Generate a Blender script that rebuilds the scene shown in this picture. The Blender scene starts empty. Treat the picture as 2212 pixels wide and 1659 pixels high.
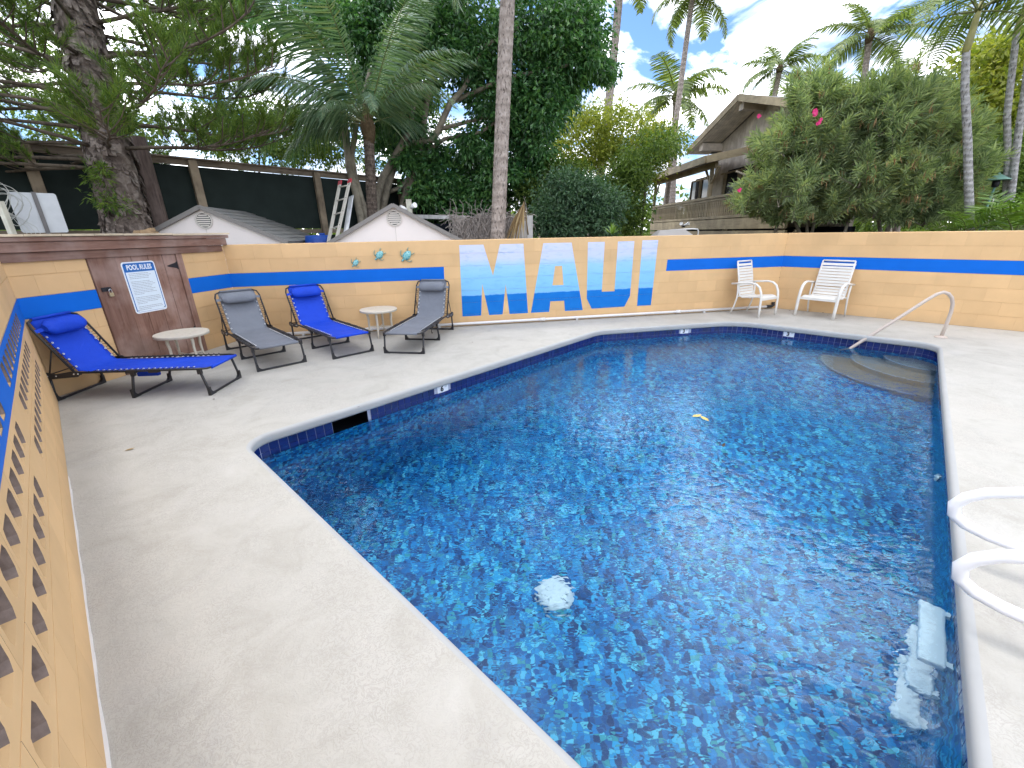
import bpy, math, random
import numpy as np
from mathutils import Vector, Matrix

scene = bpy.context.scene
COL = scene.collection
rad = math.radians

# ------------------------------------------------------------------ camera
F_PX, CX, CY = 898.42, 1106.0, 829.5            # focal length and centre of a 2212 x 1659 frame
CAM = Vector((0, 0, 1.5333))
PIT, ROLL = 0.3493, -0.0182
FW = Vector((0, math.cos(PIT), -math.sin(PIT)))
_r0, _u0 = Vector((1, 0, 0)), Vector((0, math.sin(PIT), math.cos(PIT)))
RT = math.cos(ROLL) * _r0 + math.sin(ROLL) * _u0
UP = -math.sin(ROLL) * _r0 + math.cos(ROLL) * _u0
cam_data = bpy.data.cameras.new('camera')
cam_data.sensor_width = 36.0
cam_data.lens = F_PX / 2212.0 * 36.0
cam_data.clip_start = 0.02
cam_data.clip_end = 2000.0
cam = bpy.data.objects.new('camera', cam_data)
COL.objects.link(cam)
cam.matrix_world = Matrix(((RT.x, UP.x, -FW.x, CAM.x), (RT.y, UP.y, -FW.y, CAM.y),
                           (RT.z, UP.z, -FW.z, CAM.z), (0, 0, 0, 1)))
scene.camera = cam

# ------------------------------------------------------------------ light
SUN_EL, SUN_AZ = rad(61), rad(152)               # azimuth of the sun seen from above, measured from +x
SUN_STRENGTH, SUN_ANGLE = 0.80, rad(10)
SKY_STRENGTH = 0.15
EXPOSURE = 1.16
sun_dir = Vector((math.cos(SUN_EL) * math.cos(SUN_AZ), math.cos(SUN_EL) * math.sin(SUN_AZ), math.sin(SUN_EL)))
sl = bpy.data.lights.new('sun', 'SUN')
sl.energy = SUN_STRENGTH
sl.angle = SUN_ANGLE
sl.color = (1.0, 0.96, 0.91)
sun = bpy.data.objects.new('sun', sl)
COL.objects.link(sun)
sun.rotation_euler = sun_dir.to_track_quat('Z', 'Y').to_euler()
sun.location = (-6, -2, 14)

world = bpy.data.worlds.new('World')
scene.world = world
world.use_nodes = True
wt = world.node_tree
wt.nodes.clear()
def wn(kind, **kw):
    n = wt.nodes.new(kind)
    for k, v in kw.items():
        setattr(n, k, v)
    return n
w_out = wn('ShaderNodeOutputWorld')
w_bg = wn('ShaderNodeBackground')
w_bg.inputs['Strength'].default_value = SKY_STRENGTH
w_sky = wn('ShaderNodeTexSky', sky_type='NISHITA', sun_disc=False)
w_sky.sun_elevation = SUN_EL
w_sky.sun_rotation = math.pi / 2 - SUN_AZ
w_sky.air_density, w_sky.dust_density, w_sky.ozone_density = 1.0, 0.5, 2.0
w_tc = wn('ShaderNodeTexCoord')
w_sep = wn('ShaderNodeSeparateXYZ')
w_add = wn('ShaderNodeMath', operation='ADD')
w_add.inputs[1].default_value = 0.22
w_max = wn('ShaderNodeMath', operation='MAXIMUM')
w_max.inputs[1].default_value = 0.08
w_dx = wn('ShaderNodeMath', operation='DIVIDE')
w_dy = wn('ShaderNodeMath', operation='DIVIDE')
w_cmb = wn('ShaderNodeCombineXYZ')
w_n1 = wn('ShaderNodeTexNoise')
w_n1.inputs['Scale'].default_value = 2.3
w_n1.inputs['Detail'].default_value = 9.0
w_n1.inputs['Roughness'].default_value = 0.56
w_n1.inputs['Distortion'].default_value = 0.35
w_rmp = wn('ShaderNodeValToRGB')
w_rmp.color_ramp.elements[0].position = 0.42
w_rmp.color_ramp.elements[0].color = (0, 0, 0, 1)
w_rmp.color_ramp.elements[1].position = 0.62
w_rmp.color_ramp.elements[1].color = (1, 1, 1, 1)
w_mix = wn('ShaderNodeMixRGB')
w_mix.inputs[2].default_value = (8.4, 8.6, 9.0, 1)
w_map = wn('ShaderNodeMapping')
w_map.inputs['Location'].default_value = (0.9, 2.6, 0)
L = wt.links.new
L(w_tc.outputs['Generated'], w_sep.inputs[0])
L(w_sep.outputs['Z'], w_add.inputs[0])
L(w_add.outputs[0], w_max.inputs[0])
L(w_sep.outputs['X'], w_dx.inputs[0]); L(w_max.outputs[0], w_dx.inputs[1])
L(w_sep.outputs['Y'], w_dy.inputs[0]); L(w_max.outputs[0], w_dy.inputs[1])
L(w_dx.outputs[0], w_cmb.inputs[0]); L(w_dy.outputs[0], w_cmb.inputs[1])
L(w_cmb.outputs[0], w_map.inputs[0])
L(w_map.outputs[0], w_n1.inputs['Vector'])
L(w_n1.outputs['Fac'], w_rmp.inputs[0])
L(w_rmp.outputs[0], w_mix.inputs[0])
w_gain = wn('ShaderNodeMixRGB', blend_type='MULTIPLY')
w_gain.inputs[0].default_value = 1.0
w_gain.inputs[2].default_value = (0.52, 0.64, 0.80, 1)
L(w_sky.outputs[0], w_gain.inputs[1])
L(w_gain.outputs[0], w_mix.inputs[1])
w_n2 = wn('ShaderNodeTexNoise')
w_n2.inputs['Scale'].default_value = 1.6
w_n2.inputs['Detail'].default_value = 5.0
L(w_map.outputs[0], w_n2.inputs['Vector'])
w_rm2 = wn('ShaderNodeValToRGB')
w_rm2.color_ramp.elements[0].position, w_rm2.color_ramp.elements[0].color = 0.40, (4.2, 4.3, 4.6, 1)
w_rm2.color_ramp.elements[1].position, w_rm2.color_ramp.elements[1].color = 0.64, (27.0, 27.0, 27.0, 1)
L(w_n2.outputs['Fac'], w_rm2.inputs[0])
L(w_rm2.outputs[0], w_mix.inputs[2])
L(w_mix.outputs[0], w_bg.inputs['Color'])
L(w_bg.outputs[0], w_out.inputs['Surface'])

vs = scene.view_settings
vs.view_transform = 'Standard'
vs.look = 'None'
vs.gamma = 1.0
vs.use_curve_mapping = False
vs.exposure = EXPOSURE
scene.render.engine = 'CYCLES'
scene.cycles.use_denoising = True
scene.cycles.max_bounces = 12
scene.cycles.transparent_max_bounces = 8
scene.cycles.transmission_bounces = 8
scene.cycles.blur_glossy = 0.6
scene.cycles.sample_clamp_indirect = 6.0

# ------------------------------------------------------------------ helpers
def at(px, py, d):
    """world point seen at (px, py) of the 2212 x 1659 frame, d metres ahead"""
    return CAM + d * (FW + (px - CX) / F_PX * RT - (py - CY) / F_PX * UP)

def at_y(px, py, Y):
    """the same, on the plane y = Y"""
    r = FW + (px - CX) / F_PX * RT - (py - CY) / F_PX * UP
    return CAM + r * (Y / r.y)

def tag(o, label=None, cat=None, group=None, kind=None):
    if label: o['label'] = label
    if cat: o['category'] = cat
    if group: o['group'] = group
    if kind: o['kind'] = kind
    return o

def thing(name, label, cat, loc=(0, 0, 0), rotz=0.0, group=None):
    o = bpy.data.objects.new(name, None)
    o.empty_display_size = 0.2
    COL.objects.link(o)
    o.location = loc
    o.rotation_euler = (0, 0, rotz)
    return tag(o, label, cat, group)

def put(name, mesh, parent=None, loc=(0, 0, 0), rot=(0, 0, 0), scale=(1, 1, 1)):
    o = bpy.data.objects.new(name, mesh)
    COL.objects.link(o)
    o.parent = parent
    o.location = loc
    o.rotation_euler = rot
    o.scale = scale
    return o

def copy_tree(o, parent=None):
    c = o.copy()
    COL.objects.link(c)
    c.parent = parent
    for ch in list(o.children):
        copy_tree(ch, c)
    return c

class MB:
    """mesh builder: gathers pieces of ONE object"""
    def __init__(self):
        self.v, self.f, self.m, self.s = [], [], [], []
    def add(self, verts, faces, mi=0, smooth=False):
        b = len(self.v)
        self.v.extend([tuple(p) for p in verts])
        for f in faces:
            self.f.append(tuple(b + i for i in f))
            self.m.append(mi)
            self.s.append(smooth)
        return self
    def box(self, c, s, rot=None, mi=0):
        x, y, z = s[0] / 2, s[1] / 2, s[2] / 2
        pts = [Vector(p) for p in ((-x, -y, -z), (x, -y, -z), (x, y, -z), (-x, y, -z),
                                   (-x, -y, z), (x, -y, z), (x, y, z), (-x, y, z))]
        if rot is not None:
            pts = [rot @ p for p in pts]
        c = Vector(c)
        return self.add([p + c for p in pts],
                        [(0, 3, 2, 1), (4, 5, 6, 7), (0, 1, 5, 4), (1, 2, 6, 5), (2, 3, 7, 6), (3, 0, 4, 7)], mi)
    def bar(self, a, b, w, h, up=(0, 0, 1), mi=0):
        a, b = Vector(a), Vector(b)
        d = b - a
        x = d.normalized()
        u = Vector(up)
        if abs(x.dot(u)) > 0.98:
            u = Vector((0, 1, 0))
        y = u.cross(x).normalized()
        z = x.cross(y)
        R = Matrix((x, y, z)).transposed()
        return self.box((a + b) / 2, (d.length, w, h), R, mi)
    def tube(self, pts, r, n=8, mi=0, caps=True, flat=1.0, smooth=True):
        pts = [Vector(p) for p in pts]
        k = len(pts)
        rs = r if isinstance(r, (list, tuple)) else [r] * k
        t0 = (pts[1] - pts[0]).normalized()
        u = Vector((0, 0, 1)) if abs(t0.z) < 0.9 else Vector((1, 0, 0))
        nx = t0.cross(u).normalized()
        verts, faces = [], []
        for i, p in enumerate(pts):
            if i == 0: t = pts[1] - pts[0]
            elif i == k - 1: t = pts[-1] - pts[-2]
            else: t = (pts[i + 1] - pts[i]).normalized() + (pts[i] - pts[i - 1]).normalized()
            t = t.normalized()
            nx = (nx - t * nx.dot(t))
            nx = nx.normalized() if nx.length > 1e-6 else t.orthogonal().normalized()
            ny = t.cross(nx)
            for j in range(n):
                a = 2 * math.pi * j / n
                verts.append(p + rs[i] * (math.cos(a) * nx + flat * math.sin(a) * ny))
        for i in range(k - 1):
            for j in range(n):
                j2 = (j + 1) % n
                faces.append((i * n + j, i * n + j2, (i + 1) * n + j2, (i + 1) * n + j))
        self.add(verts, faces, mi, smooth)
        if caps:
            b = len(self.v) - k * n
            self.f.append(tuple(b + j for j in reversed(range(n)))); self.m.append(mi); self.s.append(False)
            self.f.append(tuple(b + (k - 1) * n + j for j in range(n))); self.m.append(mi); self.s.append(False)
        return self
    def lathe(self, prof, c=(0, 0, 0), n=16, mi=0, smooth=True, sx=1.0, sy=1.0):
        verts, faces = [], []
        for (r, z) in prof:
            for j in range(n):
                a = 2 * math.pi * j / n
                verts.append((c[0] + sx * r * math.cos(a), c[1] + sy * r * math.sin(a), c[2] + z))
        for i in range(len(prof) - 1):
            for j in range(n):
                j2 = (j + 1) % n
                faces.append((i * n + j, i * n + j2, (i + 1) * n + j2, (i + 1) * n + j))
        self.add(verts, faces, mi, smooth)
        b = len(self.v) - len(verts)
        if prof[0][0] > 1e-4:
            self.f.append(tuple(b + j for j in reversed(range(n)))); self.m.append(mi); self.s.append(False)
        if prof[-1][0] > 1e-4:
            self.f.append(tuple(b + (len(prof) - 1) * n + j for j in range(n))); self.m.append(mi); self.s.append(False)
        return self
    def prism(self, poly, h0, h1, axes=((1, 0, 0), (0, 1, 0), (0, 0, 1)), o=(0, 0, 0), mi=0):
        """polygon in (a, b) pushed along the third axis from h0 to h1"""
        A, B, Cc, O = Vector(axes[0]), Vector(axes[1]), Vector(axes[2]), Vector(o)
        n = len(poly)
        verts = [O + A * p[0] + B * p[1] + Cc * h0 for p in poly] + [O + A * p[0] + B * p[1] + Cc * h1 for p in poly]
        faces = [tuple(reversed(range(n))), tuple(range(n, 2 * n))]
        faces += [(i, (i + 1) % n, n + (i + 1) % n, n + i) for i in range(n)]
        return self.add(verts, faces, mi)
    def mesh(self, name, mats):
        me = bpy.data.meshes.new(name)
        me.from_pydata(self.v, [], self.f)
        mats = mats if isinstance(mats, (list, tuple)) else [mats]
        for m in mats:
            me.materials.append(m)
        me.polygons.foreach_set('material_index', self.m)
        me.polygons.foreach_set('use_smooth', self.s)
        me.update()
        return me
    def build(self, name, mats, parent=None, world=False):
        if world and parent is not None:
            off = Vector((0, 0, 0))
            p = parent
            while p is not None:
                off += Vector(p.location)
                p = p.parent
            self.v = [tuple(Vector(q) - off) for q in self.v]
        return put(name, self.mesh(name, mats), parent)

def bevel(o, w, seg=2):
    m = o.modifiers.new('bevel', 'BEVEL')
    m.width, m.segments, m.limit_method, m.angle_limit = w, seg, 'ANGLE', rad(40)
    return o

def fast_mesh(name, verts, tris, mats, smooth=False, mi=None):
    """big mesh from numpy arrays (n,3) and (m,3)"""
    me = bpy.data.meshes.new(name)
    nv, nf = len(verts), len(tris)
    me.vertices.add(nv)
    me.vertices.foreach_set('co', np.asarray(verts, dtype=np.float32).ravel())
    me.loops.add(nf * 3)
    me.loops.foreach_set('vertex_index', np.asarray(tris, dtype=np.int32).ravel())
    me.polygons.add(nf)
    me.polygons.foreach_set('loop_start', np.arange(0, nf * 3, 3, dtype=np.int32))
    me.polygons.foreach_set('use_smooth', np.full(nf, smooth, dtype=bool))
    for m in (mats if isinstance(mats, (list, tuple)) else [mats]):
        me.materials.append(m)
    if mi is not None:
        me.polygons.foreach_set('material_index', np.asarray(mi, dtype=np.int32))
    me.update(calc_edges=True)
    return me

def text_mesh(txt, size, mat, depth=0.0, bold=0.0, shear=0.0):
    cu = bpy.data.curves.new('txt', 'FONT')
    cu.body = txt
    cu.size = size
    cu.align_x = 'CENTER'
    cu.align_y = 'CENTER'
    cu.extrude = depth
    cu.offset = bold
    cu.shear = shear
    cu.resolution_u = 3
    o = bpy.data.objects.new('txt', cu)
    COL.objects.link(o)
    bpy.context.view_layer.update()
    me = bpy.data.meshes.new_from_object(o.evaluated_get(bpy.context.evaluated_depsgraph_get()))
    bpy.data.objects.remove(o)
    me.materials.clear()
    me.materials.append(mat)
    return me

# ------------------------------------------------------------------ materials
class NT:
    def __init__(self, name):
        self.mat = bpy.data.materials.new(name)
        self.mat.use_nodes = True
        self.t = self.mat.node_tree
        self.t.nodes.clear()
        self.out = self.n('ShaderNodeOutputMaterial')
    def n(self, kind, **kw):
        nd = self.t.nodes.new(kind)
        for k, v in kw.items():
            setattr(nd, k, v)
        return nd
    def l(self, a, b):
        self.t.links.new(a, b)
    def noise(self, scale, detail=4, rough=0.55, vec=None, dist=0.0, stretch=None):
        nd = self.n('ShaderNodeTexNoise')
        nd.inputs['Scale'].default_value = scale
        nd.inputs['Detail'].default_value = detail
        nd.inputs['Roughness'].default_value = rough
        nd.inputs['Distortion'].default_value = dist
        if vec is None:
            vec = self.obj()
        if stretch:
            mp = self.n('ShaderNodeMapping')
            mp.inputs['Scale'].default_value = stretch
            self.l(vec, mp.inputs[0])
            vec = mp.outputs[0]
        self.l(vec, nd.inputs['Vector'])
        return nd.outputs['Fac']
    def obj(self):
        if not hasattr(self, '_tc'):
            self._tc = self.n('ShaderNodeTexCoord')
        return self._tc.outputs['Object']
    def pos(self):
        if not hasattr(self, '_g'):
            self._g = self.n('ShaderNodeNewGeometry')
        return self._g.outputs['Position']
    def rnd_island(self):
        self.pos()
        return self._g.outputs['Random Per Island']
    def rnd_obj(self):
        return self.n('ShaderNodeObjectInfo').outputs['Random']
    def ramp(self, fac, stops):
        r = self.n('ShaderNodeValToRGB')
        cr = r.color_ramp
        while len(cr.elements) < len(stops):
            cr.elements.new(0.5)
        for e, (p, c) in zip(cr.elements, stops):
            e.position = p
            e.color = tuple(c) + (1,) if len(c) == 3 else c
        self.l(fac, r.inputs[0])
        return r.outputs[0]
    def mix(self, fac, a, b, mode='MIX'):
        m = self.n('ShaderNodeMixRGB', blend_type=mode)
        for i, x in ((0, fac), (1, a), (2, b)):
            if isinstance(x, (int, float)):
                m.inputs[i].default_value = x
            elif isinstance(x, (tuple, list)):
                m.inputs[i].default_value = tuple(x) + (1,) if len(x) == 3 else x
            else:
                self.l(x, m.inputs[i])
        return m.outputs[0]
    def math(self, op, a, b=0.0, clamp=False):
        m = self.n('ShaderNodeMath', operation=op, use_clamp=clamp)
        for i, x in ((0, a), (1, b)):
            if isinstance(x, (int, float)):
                m.inputs[i].default_value = x
            else:
                self.l(x, m.inputs[i])
        return m.outputs[0]
    def bsdf(self, col, rough=0.6, spec=0.4, metal=0.0, height=None, bump=0.3, dist=0.01, sheen=0.0, coat=0.0):
        b = self.n('ShaderNodeBsdfPrincipled')
        for key, x in (('Base Color', col), ('Roughness', rough)):
            if isinstance(x, (tuple, list)):
                b.inputs[key].default_value = tuple(x) + (1,)
            elif isinstance(x, (int, float)):
                b.inputs[key].default_value = x
            else:
                self.l(x, b.inputs[key])
        b.inputs['Metallic'].default_value = metal
        b.inputs['Specular IOR Level'].default_value = spec
        b.inputs['Coat Weight'].default_value = coat
        if height is not None:
            bp = self.n('ShaderNodeBump')
            bp.inputs['Strength'].default_value = bump
            bp.inputs['Distance'].default_value = dist
            self.l(height, bp.inputs['Height'])
            self.l(bp.outputs[0], b.inputs['Normal'])
        self.l(b.outputs[0], self.out.inputs[0])
        self.b = b
        return self.mat

def scl(c, k):
    return tuple(min(1, x * k) for x in c)

def m_plain(name, col, rough=0.5, spec=0.4, metal=0.0, var=0.12, scale=9.0, bump=0.1, dist=0.004, coat=0.0):
    t = NT(name)
    f = t.noise(scale, 5)
    c = t.ramp(f, [(0.25, scl(col, 1 - var)), (0.75, scl(col, 1 + var))])
    return t.bsdf(c, rough, spec, metal, f, bump, dist, coat=coat)

def m_leaf(name, dark, light, rough=0.45, trans=0.3, patch=0.9, spec=0.35, third=None):
    """leaf: each leaf its own tone, clumps of lighter and darker growth, light shining through"""
    t = NT(name)
    r = t.rnd_island()
    n1 = t.noise(patch, 2, 0.5, vec=t.pos())
    f = t.math('ADD', t.math('MULTIPLY', r, 0.65), t.math('MULTIPLY', n1, 0.5))
    stops = [(0.25, dark), (0.78, light)]
    if third: stops.append((0.97, third))
    c = t.ramp(f, stops)
    b = t.n('ShaderNodeBsdfPrincipled')
    b.inputs['Roughness'].default_value = rough
    b.inputs['Specular IOR Level'].default_value = spec
    t.l(c, b.inputs['Base Color'])
    tr = t.n('ShaderNodeBsdfTranslucent')
    c2 = t.mix(1.0, c, (1.35, 1.45, 0.6), 'MULTIPLY')
    t.l(c2, tr.inputs['Color'])
    mx = t.n('ShaderNodeMixShader')
    mx.inputs[0].default_value = trans
    t.l(b.outputs[0], mx.inputs[1])
    t.l(tr.outputs[0], mx.inputs[2])
    t.l(mx.outputs[0], t.out.inputs[0])
    return t.mat

def m_wood(name, dark, light, stretch=(14, 14, 1.2), bump=0.3, rough=0.75, blotch=None):
    t = NT(name)
    f = t.noise(3.0, 6, 0.65, stretch=stretch, dist=0.6)
    c = t.ramp(f, [(0.3, dark), (0.7, light)])
    g = t.noise(2.2, 4)
    c = t.mix(t.ramp(g, [(0.45, (0, 0, 0)), (0.72, (1, 1, 1))]), c, blotch or scl(light, 1.25))
    r = t.rnd_obj()
    c = t.mix(1.0, c, t.ramp(r, [(0, (0.86, 0.86, 0.86)), (1, (1.1, 1.1, 1.1))]), 'MULTIPLY')
    return t.bsdf(c, rough, 0.25, 0, f, bump, 0.006)

# ------------------------------------------------------------------ shared materials
def mk_deck():
    t = NT('deck_concrete')
    p = t.pos()
    big = t.noise(0.55, 5, 0.6, vec=p)
    mid = t.noise(3.1, 6, 0.65, vec=p, dist=0.8)
    fine = t.noise(30, 5, 0.62, vec=p, dist=1.8)
    grit = t.noise(160, 3, 0.6, vec=p)
    c = t.ramp(mid, [(0.28, (0.36, 0.34, 0.295)), (0.5, (0.42, 0.40, 0.355)), (0.75, (0.46, 0.44, 0.40))])
    stain = t.ramp(t.math('MULTIPLY', big, mid), [(0.27, (0, 0, 0)), (0.40, (1, 1, 1))])
    c = t.mix(t.math('MULTIPLY', stain, 0.40), c, (0.40, 0.36, 0.30))
    grey = t.ramp(t.noise(1.3, 6, 0.7, vec=p, dist=1.2), [(0.56, (0, 0, 0)), (0.74, (1, 1, 1))])
    c = t.mix(t.math('MULTIPLY', grey, 0.4), c, (0.34, 0.33, 0.32))
    line = t.ramp(t.math('ABSOLUTE', t.math('SUBTRACT', fine, 0.5)), [(0.0, (1, 1, 1)), (0.05, (0, 0, 0))])
    gate = t.ramp(t.noise(2.2, 3, 0.6, vec=p), [(0.36, (0, 0, 0)), (0.56, (1, 1, 1))])
    c = t.mix(t.math('MULTIPLY', t.math('MULTIPLY', line, gate), 0.58), c, (0.30, 0.28, 0.25))
    h = t.math('ADD', t.math('MULTIPLY', fine, 0.7), t.math('MULTIPLY', grit, 0.3))
    return t.bsdf(c, 0.82, 0.25, 0, h, 0.55, 0.008)

def mk_tan(name='tan_paint', col=(0.66, 0.43, 0.215)):
    t = NT(name)
    p = t.pos()
    f = t.noise(2.3, 5, 0.6, vec=p)
    c = t.ramp(f, [(0.25, scl(col, 0.90)), (0.75, scl(col, 1.06))])
    r = t.rnd_obj()
    c = t.mix(1.0, c, t.ramp(r, [(0, (0.95, 0.95, 0.95)), (1, (1.04, 1.04, 1.04))]), 'MULTIPLY')
    g = t.noise(95, 4, 0.6, vec=p)
    h = t.math('ADD', t.math('MULTIPLY', g, 0.5), t.math('MULTIPLY', t.noise(14, 3, vec=p), 0.5))
    spots = t.ramp(t.noise(11, 5, 0.7, vec=p), [(0.70, (0, 0, 0)), (0.78, (1, 1, 1))])
    c = t.mix(t.math('MULTIPLY', spots, 0.25), c, scl(col, 0.72))
    # splash and dust marks near the foot of the wall
    sep = t.n('ShaderNodeSeparateXYZ')
    t.l(p, sep.inputs[0])
    low = t.ramp(t.math('ADD', sep.outputs['Z'], t.math('MULTIPLY', t.noise(5, 4, vec=p), 0.22)), [(0.10, (1, 1, 1)), (0.26, (0, 0, 0))])
    c = t.mix(t.math('MULTIPLY', low, 0.30), c, (0.40, 0.285, 0.175))
    return t.bsdf(c, 0.72, 0.28, 0, h, 0.30, 0.004)

def mk_mural():
    """painted letters: lilac above, pale blue in the middle, strong blue below a brushed line (world height)"""
    t = NT('mural_paint')
    p = t.pos()
    sep = t.n('ShaderNodeSeparateXYZ')
    t.l(p, sep.inputs[0])
    z = t.math('ADD', sep.outputs['Z'], t.math('MULTIPLY', t.math('SUBTRACT', t.noise(2.6, 4, vec=p), 0.5), 0.10))
    z2 = t.math('ADD', sep.outputs['Z'], t.math('MULTIPLY', t.math('SUBTRACT', t.noise(7, 4, 0.65, vec=p), 0.5), 0.045))
    upper = t.ramp(z, [(0.50, (0.23, 0.53, 0.82)), (0.72, (0.27, 0.55, 0.85)), (0.99, (0.36, 0.60, 0.86)), (1.0, (0.58, 0.61, 0.80))])
    up2 = t.ramp(z, [(0.96, (0, 0, 0)), (1.0, (1, 1, 1))])
    zz = t.math('MULTIPLY', z, 0.625)
    upper = t.ramp(zz, [(0.31, (0.19, 0.47, 0.78)), (0.50, (0.24, 0.52, 0.80)), (0.615, (0.31, 0.56, 0.80)), (0.70, (0.52, 0.58, 0.77)), (0.84, (0.57, 0.60, 0.76))])
    streak = t.noise(6, 5, 0.6, vec=p, stretch=(1, 1, 3.5))
    upper = t.mix(t.ramp(streak, [(0.52, (0, 0, 0)), (0.75, (0.45, 0.45, 0.45))]), upper, (0.13, 0.34, 0.60))
    blue = t.ramp(t.noise(5, 4, vec=p), [(0.3, (0.004, 0.145, 0.52)), (0.7, (0.010, 0.175, 0.56))])
    m = t.ramp(z2, [(0.515, (0, 0, 0)), (0.528, (1, 1, 1))])
    c = t.mix(m, blue, upper)
    g = t.noise(95, 4, 0.6, vec=p)
    return t.bsdf(c, 0.68, 0.15, 0, g, 0.25, 0.004)

def mk_mosaic(name='pool_mosaic'):
    t = NT(name)
    p = t.pos()
    vo = t.n('ShaderNodeTexVoronoi', distance='CHEBYCHEV')
    vo.inputs['Scale'].default_value = 31.0
    vo.inputs['Randomness'].default_value = 0.35
    t.l(p, vo.inputs['Vector'])
    sp = t.n('ShaderNodeSeparateColor')
    t.l(vo.outputs['Color'], sp.inputs[0])
    big = t.noise(4.5, 3, vec=p)
    f = t.math('ADD', t.math('MULTIPLY', sp.outputs[0], 0.95), t.math('MULTIPLY', big, 0.18))
    c = t.ramp(f, [(0.15, (0.001, 0.032, 0.14)), (0.38, (0.002, 0.105, 0.34)), (0.62, (0.004, 0.22, 0.55)),
                   (0.84, (0.02, 0.39, 0.68)), (0.97, (0.14, 0.60, 0.74)), (1.0, (0.04, 0.34, 0.38))])
    # pale grout lines between the pieces
    ve = t.n('ShaderNodeTexVoronoi', feature='DISTANCE_TO_EDGE')
    ve.inputs['Scale'].default_value = 31.0
    ve.inputs['Randomness'].default_value = 0.35
    t.l(p, ve.inputs['Vector'])
    edge = t.ramp(ve.outputs['Distance'], [(0.03, (1, 1, 1)), (0.09, (0, 0, 0))])
    c = t.mix(t.math('MULTIPLY', edge, 0.6), c, (0.03, 0.12, 0.24))
    return t.bsdf(c, 0.35, 0.4)

def mk_water():
    t = NT('pool_water')
    p = t.pos()
    w1 = t.noise(8.5, 1, 0.4, vec=p, dist=0.4, stretch=(1.0, 1.5, 1))
    w2 = t.noise(24.0, 1, 0.4, vec=p, dist=0.4, stretch=(1.0, 1.7, 1))
    w3 = t.noise(1.5, 2, 0.5, vec=p)
    calm = t.ramp(t.noise(0.55, 2, vec=p), [(0.34, (0.40, 0.40, 0.40)), (0.62, (1, 1, 1))])
    h = t.math('ADD', t.math('MULTIPLY', w1, 0.60), t.math('MULTIPLY', w2, 0.22))
    h = t.math('MULTIPLY', h, calm)
    h = t.math('ADD', h, t.math('MULTIPLY', w3, 0.45))
    bp = t.n('ShaderNodeBump')
    bp.inputs['Strength'].default_value = 1.0
    bp.inputs['Distance'].default_value = 0.0105
    t.l(h, bp.inputs['Height'])
    g = t.n('ShaderNodeBsdfGlass')
    g.inputs['IOR'].default_value = 1.33
    g.inputs['Roughness'].default_value = 0.0
    g.inputs['Color'].default_value = (0.80, 0.95, 1.0, 1)
    t.l(bp.outputs[0], g.inputs['Normal'])
    t.l(g.outputs[0], t.out.inputs[0])
    return t.mat

M = {}
M['deck'] = mk_deck()
M['tan'] = mk_tan()
M['mortar'] = m_plain('mortar_joint', (0.60, 0.39, 0.195), 0.8, 0.2)
M['stripe'] = m_plain('blue_paint', (0.002, 0.125, 0.56), 0.6, 0.15, var=0.07, scale=3.0, bump=0.2)
M['mural'] = mk_mural()
M['mosaic'] = mk_mosaic()
M['water'] = mk_water()
def mk_tile():
    t = NT('navy_tile')
    r = t.rnd_obj()
    c = t.ramp(r, [(0, (0.004, 0.010, 0.085)), (1, (0.008, 0.020, 0.15))])
    return t.bsdf(c, 0.12, 0.5, 0, t.noise(30, 2), 0.05, 0.002)
M['tile'] = mk_tile()
M['grout'] = m_plain('grout', (0.38, 0.40, 0.50), 0.8, 0.2)
M['white'] = m_plain('white_plastic', (0.84, 0.83, 0.83), 0.32, 0.5, var=0.03)
M['pvc'] = m_plain('white_pipe_paint', (0.70, 0.69, 0.68), 0.4, 0.4, var=0.05)
M['black'] = m_plain('black_plastic', (0.012, 0.012, 0.013), 0.5, 0.4)
M['marker'] = m_plain('white_ceramic', (0.74, 0.76, 0.80), 0.2, 0.5, var=0.03)
M['ink'] = m_plain('black_print', (0.01, 0.01, 0.015), 0.4, 0.3)
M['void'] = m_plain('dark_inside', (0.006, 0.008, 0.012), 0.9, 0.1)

# ------------------------------------------------------------------ setting: ground, deck, pool
PL, PB, PC, PR, PN = (-4.755, 4.07), (-4.29, 6.574), (5.333, 8.424), (7.547, 6.238), (-1.272, 0.809)
def v2(p): return Vector((p[0], p[1]))
dirLW = (v2(PN) - v2(PL)).normalized()
dirRW = (v2(PR) - v2(PC)).normalized()
PN2 = tuple(v2(PN) + dirLW * 3.2)
PR2 = tuple(v2(PR) + dirRW * 3.0)

def round_poly(pts, radii, seg=8):
    out = []
    n = len(pts)
    for i in range(n):
        p0, p, p1 = v2(pts[i - 1]), v2(pts[i]), v2(pts[(i + 1) % n])
        a, b = (p0 - p).normalized(), (p1 - p).normalized()
        half = math.acos(max(-1, min(1, a.dot(b)))) / 2
        t = radii[i] / math.tan(half)
        c = p + (a + b).normalized() * (radii[i] / math.sin(half))
        s, e = p + a * t - c, p + b * t - c
        a0, a1 = math.atan2(s.y, s.x), math.atan2(e.y, e.x)
        d = (a1 - a0 + math.pi) % (2 * math.pi) - math.pi
        for k in range(seg + 1):
            an = a0 + d * k / seg
            out.append((c.x + radii[i] * math.cos(an), c.y + radii[i] * math.sin(an)))
    return out

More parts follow.
